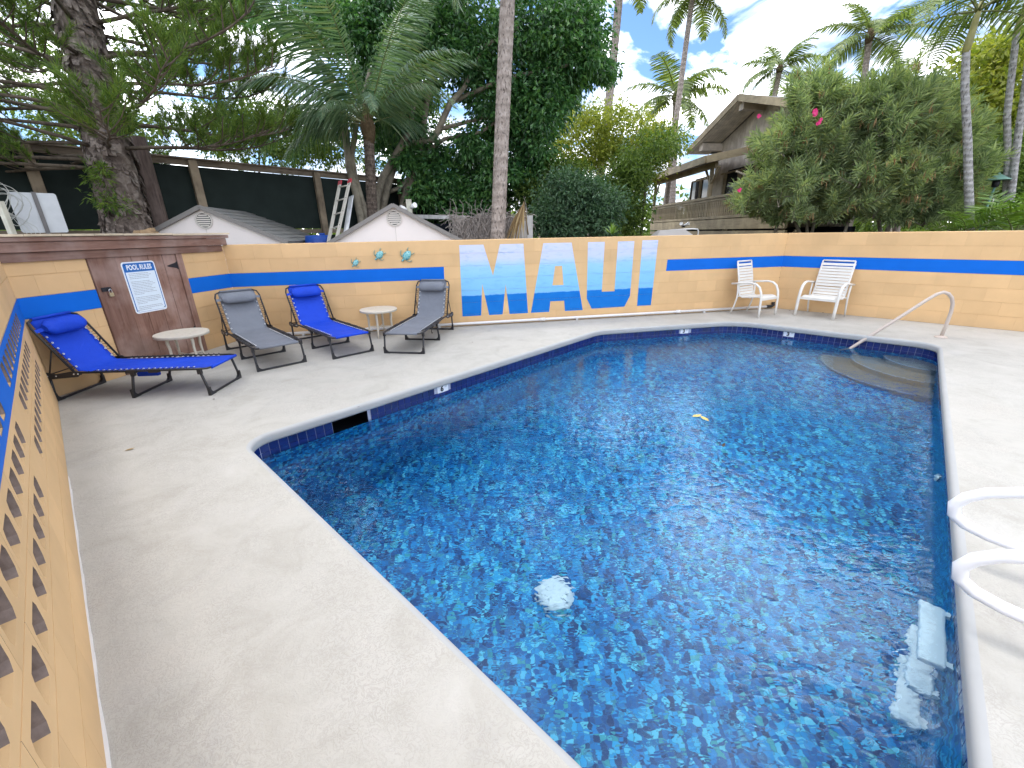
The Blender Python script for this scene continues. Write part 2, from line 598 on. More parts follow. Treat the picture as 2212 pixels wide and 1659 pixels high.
POOL_C = [(-2.155, 2.987), (1.452, 6.714), (3.973, 7.25), (5.84, 5.495), (0.838, 0.202)]
RAD = [0.20, 0.55, 0.75, 0.26, 0.20]
def offset_corners(k):
    """pool outline pushed outward by k (negative: towards the water)"""
    n = len(POOL_C)
    cen = sum((v2(p) for p in POOL_C), Vector((0, 0))) / n
    ln = []
    for i in range(n):
        a, b = v2(POOL_C[i]), v2(POOL_C[(i + 1) % n])
        d = (b - a).normalized()
        nn = Vector((d.y, -d.x))
        if nn.dot(a - cen) < 0: nn = -nn
        ln.append((a + nn * k, d))
    out = []
    for i in range(n):
        (p, d), (q, e) = ln[i - 1], ln[i]
        t = ((q - p).x * e.y - (q - p).y * e.x) / (d.x * e.y - d.y * e.x)
        out.append(tuple(p + d * t))
    return out
def outline(k, seg=8):
    return round_poly(offset_corners(k), [max(0.05, r + k) for r in RAD], seg)

def holed_sheet(mb_name, outer, inner, z, mat):
    import bmesh
    bm = bmesh.new()
    def loop(pts):
        vs_ = [bm.verts.new((p[0], p[1], z)) for p in pts]
        return [bm.edges.new((vs_[i], vs_[(i + 1) % len(vs_)])) for i in range(len(vs_))]
    es = loop(outer) + loop(inner)
    bmesh.ops.triangle_fill(bm, use_beauty=True, use_dissolve=False, edges=es, normal=(0, 0, 1))
    me = bpy.data.meshes.new(mb_name)
    bm.to_mesh(me)
    bm.free()
    me.materials.append(mat)
    return me

deck_outer = [tuple(v2(PN2) + Vector((-.15, -.15))), (PL[0] - .12, PL[1] - .02), (PB[0] - .12, PB[1] + .1), (PC[0], PC[1] + .12),
              tuple(v2(PR2) + Vector((.12, .12))), (8.2, 0.8), (5.2, -3.6)]
def mk_ground():
    t = NT('garden_soil')
    p = t.pos()
    f = t.noise(1.7, 6, 0.65, vec=p)
    c = t.ramp(f, [(0.3, (0.045, 0.033, 0.022)), (0.55, (0.085, 0.066, 0.042)), (0.75, (0.055, 0.075, 0.025))])
    return t.bsdf(c, 0.95, 0.1, 0, t.noise(20, 5, vec=p), 0.6, 0.03)
M['soil'] = mk_ground()
hole = [tuple(v2(p) * 0.985 + Vector((0.01, 0.03))) for p in deck_outer]
g = put('ground', holed_sheet('ground', [(-600, -600), (-600, 600), (600, 600), (600, -600)], hole, -0.06, M['soil']))
tag(g, kind='structure')

o0 = outline(0.035)
deck_mesh = holed_sheet('pool_deck', deck_outer, o0, 0.0, M['deck'])
deck = tag(put('pool_deck', deck_mesh), kind='structure')
# rounded nose of the deck along the water
nose = MB()
prof = [(0.035, 0.0), (0.018, -0.0022), (0.007, -0.010), (0.001, -0.022), (0.0, -0.034), (0.0, -0.066), (0.003, -0.078), (0.012, -0.085), (0.034, -0.085)]
rings = [outline(k) for k, z in prof]
nv = len(rings[0])
for k in range(len(prof)):
    nose.v.extend([(p[0], p[1], prof[k][1]) for p in rings[k]])
for k in range(len(prof) - 1):
    for j in range(nv):
        j2 = (j + 1) % nv
        nose.f.append((k * nv + j, (k + 1) * nv + j, (k + 1) * nv + j2, k * nv + j2))
        nose.m.append(0); nose.s.append(True)
M['coping'] = m_plain('coping_paint', (0.37, 0.37, 0.36), 0.7, 0.3, var=0.06, scale=4)
nose.build('coping', M['coping'], deck)
M['whiteline'] = m_plain('white_paint_edge', (0.62, 0.61, 0.60), 0.6, 0.3, var=0.06)
edge = MB()
_n = Vector((-dirLW.y, dirLW.x))
if _n.dot(Vector((1, 1))) < 0: _n = -_n
_rng = random.Random(2)
_a = v2(PL) + dirLW * 2.3
for k in range(30):
    w0, w1_ = (.004 + .007 * abs(math.sin(k * .7)) * _rng.uniform(.5, 1)), (.004 + .007 * abs(math.sin((k + 1) * .7)) * _rng.uniform(.5, 1))
    p_, q_ = _a + dirLW * (.12 * k), _a + dirLW * (.12 * (k + 1))
    edge.add([(p_.x, p_.y, .004), (q_.x, q_.y, .004), (q_ + _n * w1_).to_3d() + Vector((0, 0, .004)), (p_ + _n * w0).to_3d() + Vector((0, 0, .004)), (q_ + _n * w1_).to_3d(), (p_ + _n * w0).to_3d()], [(0, 3, 2, 1), (3, 5, 4, 2)])
edge.build('paint_edge', M['whiteline'], deck)

# basin
WATER_Z = -0.198
basin = tag(thing('pool_basin', None, None), kind='structure')
cen = sum((v2(p) for p in POOL_C), Vector((0, 0))) / 5
eA, eE = v2(POOL_C[0]), v2(POOL_C[4])
nNear = Vector(((eE - eA).y, -(eE - eA).x)).normalized()
if nNear.dot(cen - eA) < 0: nNear = -nNear
def depth_at(p):
    t = (v2(p) - eA).dot(nNear)
    return -(1.75 - 0.30 * min(t, 3.0) / 3.0 - 0.45 * min(max(t - 3.0, 0) / 3.5, 1.0))
SK0, SK1 = (-1.658, 3.501), (-1.403, 3.749)      # skimmer mouth on the far left edge
wl = outline(0.040, 8)
wallmb = MB()
def skim_t(p):
    a, b = v2(SK0), v2(SK1)
    return (v2(p) - a).dot((b - a).normalized())
# split the long far-left side so that the skimmer mouth can be left open
dense = []
for i in range(len(wl)):
    p, q = v2(wl[i]), v2(wl[(i + 1) % len(wl)])
    dense.append(tuple(p))
    if (q - p).length > 1.0 and 0.2 < (skim_t(tuple((p + q) / 2)) + 5) < 9 and abs((v2(SK0) - p).cross((q - p).normalized()) if False else ((v2(SK0) - p).x * (q - p).normalized().y - (v2(SK0) - p).y * (q - p).normalized().x)) < 0.2:
        d = (q - p).normalized()
        for s in (v2(SK0), v2(SK1)):
            dense.append(tuple(p + d * (s - p).dot(d)))
wl = dense
n = len(wl)
zl = [-0.085, -0.245]
for i in range(n):
    p, q = wl[i], wl[(i + 1) % n]
    mid = (v2(p) + v2(q)) / 2
    is_sk = (mid - (v2(SK0) + v2(SK1)) / 2).length < 0.09 and (v2(p) - v2(q)).length < 0.5
    if not is_sk:
        wallmb.add([(p[0], p[1], -.085), (q[0], q[1], -.085), (q[0], q[1], -.245), (p[0], p[1], -.245)], [(0, 1, 2, 3)], 1)
    wallmb.add([(p[0], p[1], -.245), (q[0], q[1], -.245), (q[0], q[1], depth_at(q)), (p[0], p[1], depth_at(p))], [(0, 1, 2, 3)], 0)
wallmb.build('basin_wall', [M['mosaic'], M['grout']], basin)
fl = MB()
K = 14
for k in range(K + 1):
    for p in wl:
        q = cen + (v2(p) - cen) * (1 - k / K)
        fl.v.append((q.x, q.y, depth_at(q)))
for k in range(K):
    for j in range(n):
        j2 = (j + 1) % n
        fl.f.append((k * n + j, k * n + j2, (k + 1) * n + j2, (k + 1) * n + j)); fl.m.append(0); fl.s.append(True)
fl.build('basin_floor', M['mosaic'], basin)
# skimmer box behind its mouth
a, b = v2(SK0), v2(SK1)
dsk = (b - a).normalized()
nsk = Vector((-dsk.y, dsk.x))
if nsk.dot(a - cen) < 0: nsk = -nsk
la = [p for p in wl if (v2(p) - a).length < 0.12]
a2, b2 = min(wl, key=lambda p: (v2(p) - a).length), min(wl, key=lambda p: (v2(p) - b).length)
a2, b2 = v2(a2), v2(b2)
sk = MB()
c0, c1 = a2 + nsk * .3, b2 + nsk * .3
def z3(p, z): return (p.x, p.y, z)
sk.add([z3(a2, -.085), z3(b2, -.085), z3(c1, -.085), z3(c0, -.085), z3(a2, -.245), z3(b2, -.245), z3(c1, -.245), z3(c0, -.245)],
       [(0, 1, 2, 3), (7, 6, 5, 4), (0, 3, 7, 4), (2, 1, 5, 6), (3, 2, 6, 7)], 0)
sk.build('skimmer_box', M['void'], basin)

# navy tiles, one by one along the waterline
TW, TG = 0.0725, 0.0052
tile_me = MB().box((0, 0, 0), (TW, 0.006, 0.0745)).mesh('tile', M['tile'])
path = outline(0.036, 10)
segs, tot = [], 0
for i in range(len(path)):
    p, q = v2(path[i]), v2(path[(i + 1) % len(path)])
    L_ = (q - p).length
    segs.append((p, q, L_, tot)); tot += L_
def path_at(s):
    s %= tot
    for p, q, L_, t0 in segs:
        if t0 <= s <= t0 + L_:
            d = (q - p) / L_
            return p + d * (s - t0), d
    return segs[-1][1], (segs[-1][1] - segs[-1][0]).normalized()
def path_s(pt):
    best = None
    for p, q, L_, t0 in segs:
        d = (q - p) / L_
        u = max(0, min(L_, (v2(pt) - p).dot(d)))
        e = (p + d * u - v2(pt)).length
        if best is None or e < best[0]: best = (e, t0 + u)
    return best[1]
sA, sE = path_s(POOL_C[0]), path_s(POOL_C[4])
mk_pts = [((-0.735, 4.39), '6'), ((3.02, 7.03), '3'), ((4.58, 6.70), '3')]
mk_s = [path_s(p) for p, _ in mk_pts]
sk_s = (path_s(a2) + path_s(b2)) / 2
sk_half = (b2 - a2).length / 2
low = MB()
s = sA
end = sE + 0.1 if sE > sA else sE + tot
count = 0
while s < end:
    p, d = path_at(s + TW / 2)
    ang = math.atan2(d.y, d.x)
    near_mk = any(abs(((s + TW / 2 - m + tot / 2) % tot) - tot / 2) < 0.11 for m in mk_s)
    in_sk = abs(((s + TW / 2 - sk_s + tot / 2) % tot) - tot / 2) < sk_half + 0.03
    if not near_mk and not in_sk:
        put('tile', tile_me, basin, (p.x, p.y, -0.085 - 0.002 - 0.0745 / 2), (0, 0, ang)); count += 1
    if not in_sk:
        low.box((p.x, p.y, -0.085 - 0.005 - 0.0745 * 1.5), (TW, 0.006, 0.0745), Matrix.Rotation(ang, 3, 'Z'))
    s += TW + TG
tag(low.build('waterline_tiles', M['tile'], basin), kind='stuff')
mk_me = bevel  # (name kept free)
for (pt, ch), ms in zip(mk_pts, mk_s):
    p, d = path_at(ms)
    ang = math.atan2(d.y, d.x)
    face = (v2(cen) - p)
    flip = Vector((-d.y, d.x)).dot(face) > 0
    rz = ang + (math.pi if flip else 0)
    o = put('depth_marker', MB().box((0, 0, 0), (0.152, 0.009, 0.080)).mesh('depth_marker', M['marker']), basin, (p.x, p.y, -0.127), (0, 0, rz))
    nm = text_mesh(ch, 0.085, M['ink'], 0.0, 0.004)
    put('number', nm, o, (-0.012, -0.0055, 0), (math.pi / 2, 0, 0))
    f2 = text_mesh('FT', 0.026, M['ink'])
    put('unit_letters', f2, o, (0.045, -0.0055, 0.018), (math.pi / 2, 0, 0))

# steps in the far right corner, drain and wall fitting
st = MB()
cD = v2(offset_corners(0.040)[3])
dl = (v2(POOL_C[2]) - v2(POOL_C[3])).normalized()
dr = (v2(POOL_C[4]) - v2(POOL_C[3])).normalized()
M['step'] = m_plain('step_plaster', (0.20, 0.185, 0.19), 0.6, 0.3, var=0.12, scale=6)
M['step_edge'] = m_plain('step_edge_tile', (0.28, 0.31, 0.38), 0.4, 0.4, var=0.2, scale=40)
def step(r, z0, z1):
    ang0, ang1 = math.atan2(dl.y, dl.x), math.atan2(dr.y, dr.x)
    d = (ang1 - ang0 + math.pi) % (2 * math.pi) - math.pi
    pts = [tuple(cD)] + [(cD.x + r * math.cos(ang0 + d * k / 14), cD.y + r * math.sin(ang0 + d * k / 14)) for k in range(15)]
    if d < 0: pts = list(reversed(pts))
    m_ = MB()
    m_.prism(pts, z1, z0)
    o = m_.build('pool_step', M['mosaic'] if False else M['step'], basin)
    e = MB()
    arc = [Vector((cD.x + (r + .004) * math.cos(ang0 + d * k / 14), cD.y + (r + .004) * math.sin(ang0 + d * k / 14), z0 - .012)) for k in range(1, 14)]
    e.tube(arc, 0.016, 6)
    e.build('step_edge', M['step_edge'], o)
step(0.55, -0.42, -0.68)
step(0.92, -0.66, -0.98)
step(1.28, -0.90, -1.22)
dr_c = (0.30, 2.46)
dz = depth_at(dr_c)
dm = MB().lathe([(0.155, 0.0), (0.15, 0.02), (0.10, 0.035), (0.0, 0.04)], (0, 0, 0), 24)
for k in range(8):
    an = k * math.pi / 4
    dm.box((0.08 * math.cos(an), 0.08 * math.sin(an), 0.04), (0.09, 0.012, 0.008), Matrix.Rotation(an, 3, 'Z'))
put('drain_cover', dm.mesh('drain_cover', M['white']), basin, (dr_c[0], dr_c[1], dz + .003))
fit_p, fd = path_at(path_s((3.30, 2.81)))
fm = MB().lathe([(0.055, 0), (0.05, 0.015), (0.02, 0.025), (0.0, 0.025)], n=14)
o = put('return_fitting', fm.mesh('return_fitting', M['white']), basin, (fit_p.x, fit_p.y, -0.52))
o.rotation_euler = Vector((cen.x - fit_p.x, cen.y - fit_p.y, 0)).to_track_quat('Z', 'Y').to_euler()

# water
wm = MB()
wp = outline(0.0385, 8)
wm.v = [(p[0], p[1], WATER_Z) for p in wp]
wm.f = [tuple(range(len(wp)))]
wm.m, wm.s = [0], [False]
wme = wm.mesh('water', M['water'])
if wme.polygons[0].normal.z < 0:
    wme.flip_normals()
tag(put('water', wme), kind='structure')

# ------------------------------------------------------------------ block walls
M['core_shade'] = m_plain('shaded_core_grey', (0.20, 0.155, 0.135), 0.9, 0.1, var=0.25, scale=40, bump=0.6)  # block grey darkened: shade inside the open cores put into the colour
CH = 0.2032                                      # one course
def clip_rect(poly, x0, x1, z0, z1):
    def cl(pts, ins, cut):
        out = []
        for i in range(len(pts)):
            a, b = pts[i - 1], pts[i]
            ia, ib = ins(a), ins(b)
            if ia != ib: out.append(cut(a, b))
            if ib: out.append(b)
        return out
    def cx(v):
        return lambda a, b: (v, a[1] + (b[1] - a[1]) * (v - a[0]) / (b[0] - a[0]))
    def cz(v):
        return lambda a, b: (a[0] + (b[0] - a[0]) * (v - a[1]) / (b[1] - a[1]), v)
    for ins, cut in ((lambda p: p[0] >= x0, cx(x0)), (lambda p: p[0] <= x1, cx(x1)),
                     (lambda p: p[1] >= z0, cz(z0)), (lambda p: p[1] <= z1, cz(z1))):
        if len(poly) < 3: return []
        poly = cl(poly, ins, cut)
    return poly if len(poly) >= 3 else []

JH, JV, TH = 0.006, 0.0014, 0.19
block_cache = {}
def block_mesh(w, mat):
    key = (round(w, 3), mat.name)
    if key not in block_cache:
        m_ = MB()
        x0, x1, y0, y1, h = JV / 2, w - JV / 2, 0.0, TH, (CH - JH)
        m_.box(((x0 + x1) / 2, TH / 2, CH / 2), (x1 - x0, TH, h))
        block_cache[key] = m_.mesh('block', mat)
    return block_cache[key]

def pierced_mesh(mat):
    """block laid on its side: two cores open right through"""
    if 'pierced' in block_cache: return block_cache['pierced']
    m_ = MB()
    h0, h1 = JH / 2, CH - JH / 2
    for u in (0, 1):
        x0, x1 = (JV / 2, 0.2) if u == 0 else (0.2, 0.4 - JV / 2)
        cx_, cz_ = 0.1 + 0.2 * u, CH / 2
        hw, hh = 0.071, 0.056
        inner = [(-hw, -hh * .55), (-hw * .78, -hh), (hw * .78, -hh), (hw, -hh * .55), (hw, hh * .55), (hw * .78, hh), (-hw * .78, hh), (-hw, hh * .55)]
        inner = [(cx_ + p[0], cz_ + p[1]) for p in inner]
        outer = [(x0, cz_ - .05), (cx_ - .055, h0), (cx_ + .055, h0), (x1, cz_ - .05), (x1, cz_ + .05), (cx_ + .055, h1), (cx_ - .055, h1), (x0, cz_ + .05)]
        corner = {0: (x0, h0), 2: (x1, h0), 4: (x1, h1), 6: (x0, h1)}
        for y, fl_ in ((0, False), (TH, True)):
            for k in range(8):
                k2 = (k + 1) % 8
                pts = [outer[k]] + ([corner[k]] if k in corner else []) + [outer[k2], inner[k2], inner[k]]
                vs_ = [(p[0], y, p[1]) for p in pts]
                if fl_: vs_.reverse()
                m_.add(vs_, [tuple(range(len(vs_)))])
        n_ = 8
        rings_ = [(0.0, 1.0), (0.015, 0.97), (TH, 0.93)]
        for (ya, sa), (yb, sb) in zip(rings_[:-1], rings_[1:]):
            for k in range(n_):
                k2 = (k + 1) % n_
                P = lambda kk, s_, y: (cx_ + (inner[kk][0] - cx_) * s_, y, cz_ + (inner[kk][1] - cz_) * s_)
                m_.add([P(k, sa, ya), P(k2, sa, ya), P(k2, sb, yb), P(k, sb, yb)], [(0, 1, 2, 3)], 1 if k not in (0, 1) else 0)  # bottom faces stay tan as the lit side, others get the painted shade
    # top and bottom
    m_.add([(JV / 2, 0, h1), (.4 - JV / 2, 0, h1), (.4 - JV / 2, TH, h1), (JV / 2, TH, h1)], [(0, 1, 2, 3)])
    m_.add([(JV / 2, 0, h0), (.4 - JV / 2, 0, h0), (.4 - JV / 2, TH, h0), (JV / 2, TH, h0)], [(3, 2, 1, 0)])
    block_cache['pierced'] = m_.mesh('block', [mat, M['core_shade']])
    return block_cache['pierced']

def wall(name, label, A, B, courses=7, pierced=None, skip=None, cap=True, gap=None):
    A, B = v2(A), v2(B)
    d = B - A
    Lw = d.length
    w = thing(name, label, 'wall', (A.x, A.y, 0), math.atan2(d.y, d.x))
    joints = []
    for c in range(courses):
        z = c * CH
        x = 0.0
        first = 0.4 if c % 2 == 0 else 0.2
        xs = [0.0]
        while xs[-1] < Lw - 1e-3:
            step_ = first if len(xs) == 1 else 0.4
            xs.append(min(Lw, xs[-1] + step_))
        if gap:
            xs = sorted(set([x for x in xs if not gap[0] - .03 < x < gap[1] + .03] + [gap[0], gap[1]]))
        for x0, x1 in zip(xs[:-1], xs[1:]):
            if x1 - x0 < 0.02: continue
            if skip and skip((x0 + x1) / 2, c): continue
            if pierced and (x1 - x0) > 0.39 and pierced((x0 + x1) / 2, c):
                put('block', pierced_mesh(M['tan']), w, (x0, 0, z))
            else:
                put('block', block_mesh(x1 - x0, M['tan']), w, (x0, 0, z))
            joints.append((x0, x1, c))
    # mortar core, set back from the faces
    core = MB()
    if pierced:
        for c in range(courses):
            core.box((Lw / 2, TH / 2, c * CH), (Lw, TH - .008, JH + .004))
    else:
        if skip:
            for x0, x1, c in joints:
                core.box(((x0 + x1) / 2, TH / 2, c * CH + CH / 2), (x1 - x0 - .001, TH - .009, CH + .002 * (c % 2)))
        else:
            core.box((Lw / 2, TH / 2, courses * CH / 2), (Lw - .01, TH - .0068, courses * CH - .02))
    core.build('mortar', M['mortar'], w)
    if cap:
        cp = MB()
        cp.prism([(0.004, 0.004), (0.004, -0.002), (0.010, 0.0075), (0.03, 0.011), (TH - .03, 0.011), (TH - .01, 0.0075), (TH - .004, -.002), (TH - .004, .004)][1:7],
                 0, Lw, axes=((0, 1, 0), (0, 0, 1), (1, 0, 0)), o=(0, 0, courses * CH))
        cp.build('wall_cap', M['tan'], w)
    return w, joints

def paint(w, joints, polys, mat, name):
    """thin coat of paint over convex (x, z) polygons: on the block faces and, set back, in the joints"""
    m_ = MB()
    def face(poly, y):
        if poly:
            m_.add([(p[0], y, p[1]) for p in poly], [tuple(range(len(poly)))])
    for poly in polys:
        ar = sum(poly[i - 1][0] * poly[i][1] - poly[i][0] * poly[i - 1][1] for i in range(len(poly)))
        if ar < 0: poly = list(reversed(poly))
        xs, zs = [p[0] for p in poly], [p[1] for p in poly]
        for x0, x1, c in joints:
            if x1 < min(xs) or x0 > max(xs): continue
            z0, z1 = c * CH, (c + 1) * CH
            if z1 < min(zs) or z0 > max(zs): continue
            face(clip_rect(poly, x0, x1, z0 + JH / 2, z1 - JH / 2), -0.0016)
        for c in range(8):
            face(clip_rect(poly, min(xs), max(xs), c * CH - JH / 2, c * CH + JH / 2), 0.0028)
    return m_.build(name, mat, w)

Z0, Z1 = 4 * CH, 5 * CH                           # the blue course
LB = (v2(PC) - v2(PB)).length
back, jb = wall('block_wall', 'long tan block wall with the big painted MAUI lettering', PB, PC)
S0, S1 = 0.17, 1.352
Mx = [(3.51, 3.848, 'l')]
m_polys = [
    [(3.524, S1), (3.924, S1), (4.06, .862), (3.965, .62), (3.874, .70), (3.838, S0), (3.495, S0)],
]
# M: left leg, right leg, middle V (each convex)
m_polys = [
    [(3.51, S0), (3.838, S0), (3.878, .715), (3.878, S1), (3.524, S1)],
    [(4.346, S0), (4.684, S0), (4.609, S1), (4.288, S1), (4.288, .692)],
    [(3.878, .715), (3.98, S0), (4.222, S0), (4.288, .692), (4.071, .842)],
    [(3.878, .715), (4.071, .842), (3.924, S1), (3.878, S1)],
    [(4.288, .692), (4.288, S1), (4.206, S1), (4.071, .842)],
]
a_polys = [
    [(4.958, S1), (5.465, S1), (5.303, .968), (5.175, .968)],
    [(4.739, S0), (5.08, S0), (5.097, .357), (5.132, .637), (5.175, .968), (4.958, S1)],
    [(5.377, S0), (5.72, S0), (5.465, S1), (5.303, .968), (5.338, .637), (5.357, .357)],
    [(5.097, .357), (5.357, .357), (5.338, .637), (5.132, .637)],
]
u_polys = [
    [(5.788, .375), (6.072, .486), (6.076, S1), (5.765, S1)],
    [(6.321, .486), (6.637, .39), (6.637, S1), (6.325, S1)],
    [(5.788, .375), (5.891, .186), (6.54, .192), (6.637, .39), (6.321, .486), (6.072, .486)],
]
i_polys = [[(6.795, .192), (7.079, .192), (7.10, S1 + .01), (6.792, S1 + .01)]]
for nm, pl in (('painted_letter', m_polys), ('painted_letter', a_polys), ('painted_letter', u_polys), ('painted_letter', i_polys)):
    paint(back, jb, pl, M['mural'], nm)
paint(back, jb, [[(0, Z0), (3.242, Z0), (3.248, Z1), (0, Z1)]], M['stripe'], 'painted_stripe')
paint(back, jb, [[(7.318, Z0), (LB, Z0), (LB, Z1), (7.325, Z1)]], M['stripe'], 'painted_stripe')

LR = (v2(PR2) - v2(PC)).length
right, jr = wall('block_wall', 'tan block wall behind the white armchairs, planting growing above it', PC, PR2)
paint(right, jr, [[(0, Z0), (LR, Z0), (LR, Z1), (0, Z1)]], M['stripe'], 'painted_stripe')

LS = (v2(PB) - v2(PL)).length
shedw, js = wall('block_wall', 'short tan block wall either side of the brown wooden door', PL, PB,
                 courses=7, skip=lambda x, c: 0.70 < x < 1.83, cap=False, gap=(.695, 1.835))
paint(shedw, js, [[(0, Z0), (.70, Z0), (.70, Z1), (0, Z1)], [(1.83, Z0), (LS, Z0), (LS, Z1), (1.83, Z1)]], M['stripe'], 'painted_stripe')

LL = (v2(PL) - v2(PN2)).length
def prc(x, c):
    s_ = LL - x
    return c in (2, 3, 4) and (0.95 < s_ < 3.05 or 3.40 < s_ < 7.0)
left, jl = wall('block_wall', 'tan block wall along the left with rows of open cores in it', PN2, PL, pierced=prc)
# the blue course of the pierced wall: paint round the cores
blue_holes = []
for x0, x1, c in jl:
    if c != 4: continue
    if x1 - x0 > .39 and prc((x0 + x1) / 2, c):
        zc = c * CH + CH / 2
        for u in (0, 1):
            cx_ = x0 + 0.1 + 0.2 * u
            xa, xb = x0 + .2 * u, x0 + .2 * u + .2
            hw, hh = 0.0725, 0.0575
            blue_holes += [[(xa, Z0), (xb, Z0), (xb, zc - hh), (xa, zc - hh)], [(xa, zc + hh), (xb, zc + hh), (xb, Z1), (xa, Z1)],
                           [(xa, zc - hh), (cx_ - hw, zc - hh), (cx_ - hw, zc + hh), (xa, zc + hh)],
                           [(cx_ + hw, zc - hh), (xb, zc - hh), (xb, zc + hh), (cx_ + hw, zc + hh)]]
            for sx in (-1, 1):
                for sz in (-1, 1):
                    blue_holes.append([(cx_ + sx * hw, zc + sz * hh), (cx_ + sx * hw * .78, zc + sz * hh), (cx_ + sx * hw, zc + sz * hh * .55)])
    else:
        blue_holes.append([(x0, Z0), (x1, Z0), (x1, Z1), (x0, Z1)])
paint(left, jl, blue_holes, M['stripe'], 'painted_stripe')

# white plastic pipe along the foot of the back wall
wdir = (v2(PC) - v2(PB)).normalized()
wnor = Vector((wdir.y, -wdir.x))
def on_back(s_, off=0.0, z=0.0):
    p = v2(PB) + wdir * s_ + wnor * off
    return Vector((p.x, p.y, z))
pp = thing('water_pipe', 'white plastic pipe running along the foot of the MAUI wall', 'pipe', on_back(0.1, .04))
MB().tube([on_back(.1, .045, .05), on_back(LB - .18, .045, .05)], .024, 10).build('pipe_run', M['pvc'], pp, True)
for s_ in (1.9, 4.9, 7.6):
    MB().tube([on_back(s_, .045, .05), on_back(s_ + .09, .045, .05)], .031, 10).build('coupling', M['pvc'], pp, True)
for s_ in (0.9, 3.1, 5.6, 8.2):
    MB().box(on_back(s_, .042, .016), (.03, .05, .03)).build('pipe_support', M['pvc'], pp, True)
el = MB().tube([on_back(LB - .22, .045, .05), on_back(LB - .10, .045, .05), on_back(LB - .06, .045, .075), on_back(LB - .06, .03, .13)], .03, 10)
el.build('elbow', M['black'], pp, True)

# ------------------------------------------------------------------ brown pump cabinet built into the short wall
M['redwood'] = m_wood('brown_stained_wood', (0.145, 0.072, 0.050), (0.27, 0.150, 0.110), stretch=(9, 9, 0.9), bump=0.25, blotch=(0.36, 0.25, 0.21))
M['redwood_h'] = m_wood('brown_stained_trim', (0.15, 0.075, 0.053), (0.28, 0.160, 0.120), stretch=(0.9, 9, 9), bump=0.25, blotch=(0.34, 0.25, 0.215))
M['roofply'] = m_wood('weathered_roof_board', (0.30, 0.24, 0.17), (0.52, 0.43, 0.31), stretch=(2, 8, 8), bump=0.4)
M['iron'] = m_plain('dark_iron', (0.03, 0.03, 0.035), 0.5, 0.5, 0.6)
M['brass'] = m_plain('brass_lock', (0.50, 0.41, 0.24), 0.35, 0.5, 0.7)
M['steel'] = m_plain('bright_steel', (0.62, 0.62, 0.64), 0.28, 0.5, 0.85)
dS = (v2(PB) - v2(PL))
cab = thing('pump_cabinet', 'low brown wooden cabinet with a plank door set into the short tan wall', 'cabinet',
            (PL[0], PL[1], 0), math.atan2(dS.y, dS.x))
# local: x along the wall, -y towards the pool
def lb(name, x0, x1, z0, z1, y0, y1, mat, parent=cab, bv=0.003):
    o = MB().box(((x0 + x1) / 2, (y0 + y1) / 2, (z0 + z1) / 2), (x1 - x0, y1 - y0, z1 - z0)).build(name, mat, parent)
    return bevel(o, bv, 1) if bv else o
lb('wide_board', .70, .986, .004, 1.435, -.018, .03, M['redwood'])
lb('door_jamb', 1.748, 1.832, .004, 1.435, -.020, .03, M['redwood'])
door = lb('door_back', .99, 1.745, .02, 1.43, .014, .03, M['redwood'], bv=0)
door.name = 'door'
for x0, x1 in ((.992, 1.172), (1.176, 1.374), (1.378, 1.560), (1.564, 1.742)):
    lb('plank', x0, x1, .022, 1.428, -.006, .013, M['redwood'], door, 0.004)
# hinges
for zc in (1.20, .33):
    h = MB().prism([(1.725, zc - .045), (1.725, zc + .045), (1.742, zc + .05), (1.742, zc - .05)], -.012, -.0065, axes=((1, 0, 0), (0, 0, 1), (0, 1, 0)))
    h.prism([(1.60, zc - .006), (1.60, zc + .006), (1.727, zc + .038), (1.727, zc - .038)], -.012, -.0065, axes=((1, 0, 0), (0, 0, 1), (0, 1, 0)))
    h.build('hinge', M['iron'], door)
lb('lower_fascia', -.02, 2.498, 1.345, 1.432, -.032, -.006, M['redwood_h'])
lb('upper_fascia', -.05, 2.575, 1.434, 1.528, -.062, -.008, M['redwood_h'])
lb('roof_trim', -.08, 2.605, 1.53, 1.572, -.085, -.02, M['redwood_h'])
rf = MB()
rng = random.Random(5)
for k in range(9):
    x0 = -.12 + k * (2.745 / 9)
    rf.box((x0 + 2.745 / 18, .52, 1.586 + rng.uniform(-.002, .004)), (2.745 / 9 - .004, 1.24, .022))
rfo = rf.build('roof', M['roofply'], cab)
rfo['kind'] = 'stuff'
del rfo['kind']
lb('back_board', -.05, 2.5, .0, 1.56, 1.05, 1.08, M['redwood_h'], bv=0)
lb('side_board', 2.47, 2.5, .0, 1.56, .2, 1.05, M['redwood_h'], bv=0)
hs = MB().box((.785, -.024, 1.005), (.10, .008, .045))
hs.tube([(.80, -.028, 1.005), (.80, -.045, 1.005)], .008, 8)
hs.build('hasp', M['iron'], cab)
pl_ = thing('padlock', 'small brass padlock hanging on the brown cabinet', 'padlock', cab.location + cab.matrix_basis.to_3x3() @ Vector((.805, -.044, .955)), cab.rotation_euler.z)
b_ = MB().box((0, 0, -.012), (.045, .02, .042)).build('lock_body', M['brass'], pl_)
bevel(b_, .005, 2)
MB().tube([(-.014, 0, .008), (-.014, 0, .035), (-.008, 0, .047), (0, 0, .051), (.008, 0, .047), (.014, 0, .035), (.014, 0, .008)], .004, 6).build('shackle', M['steel'], pl_)

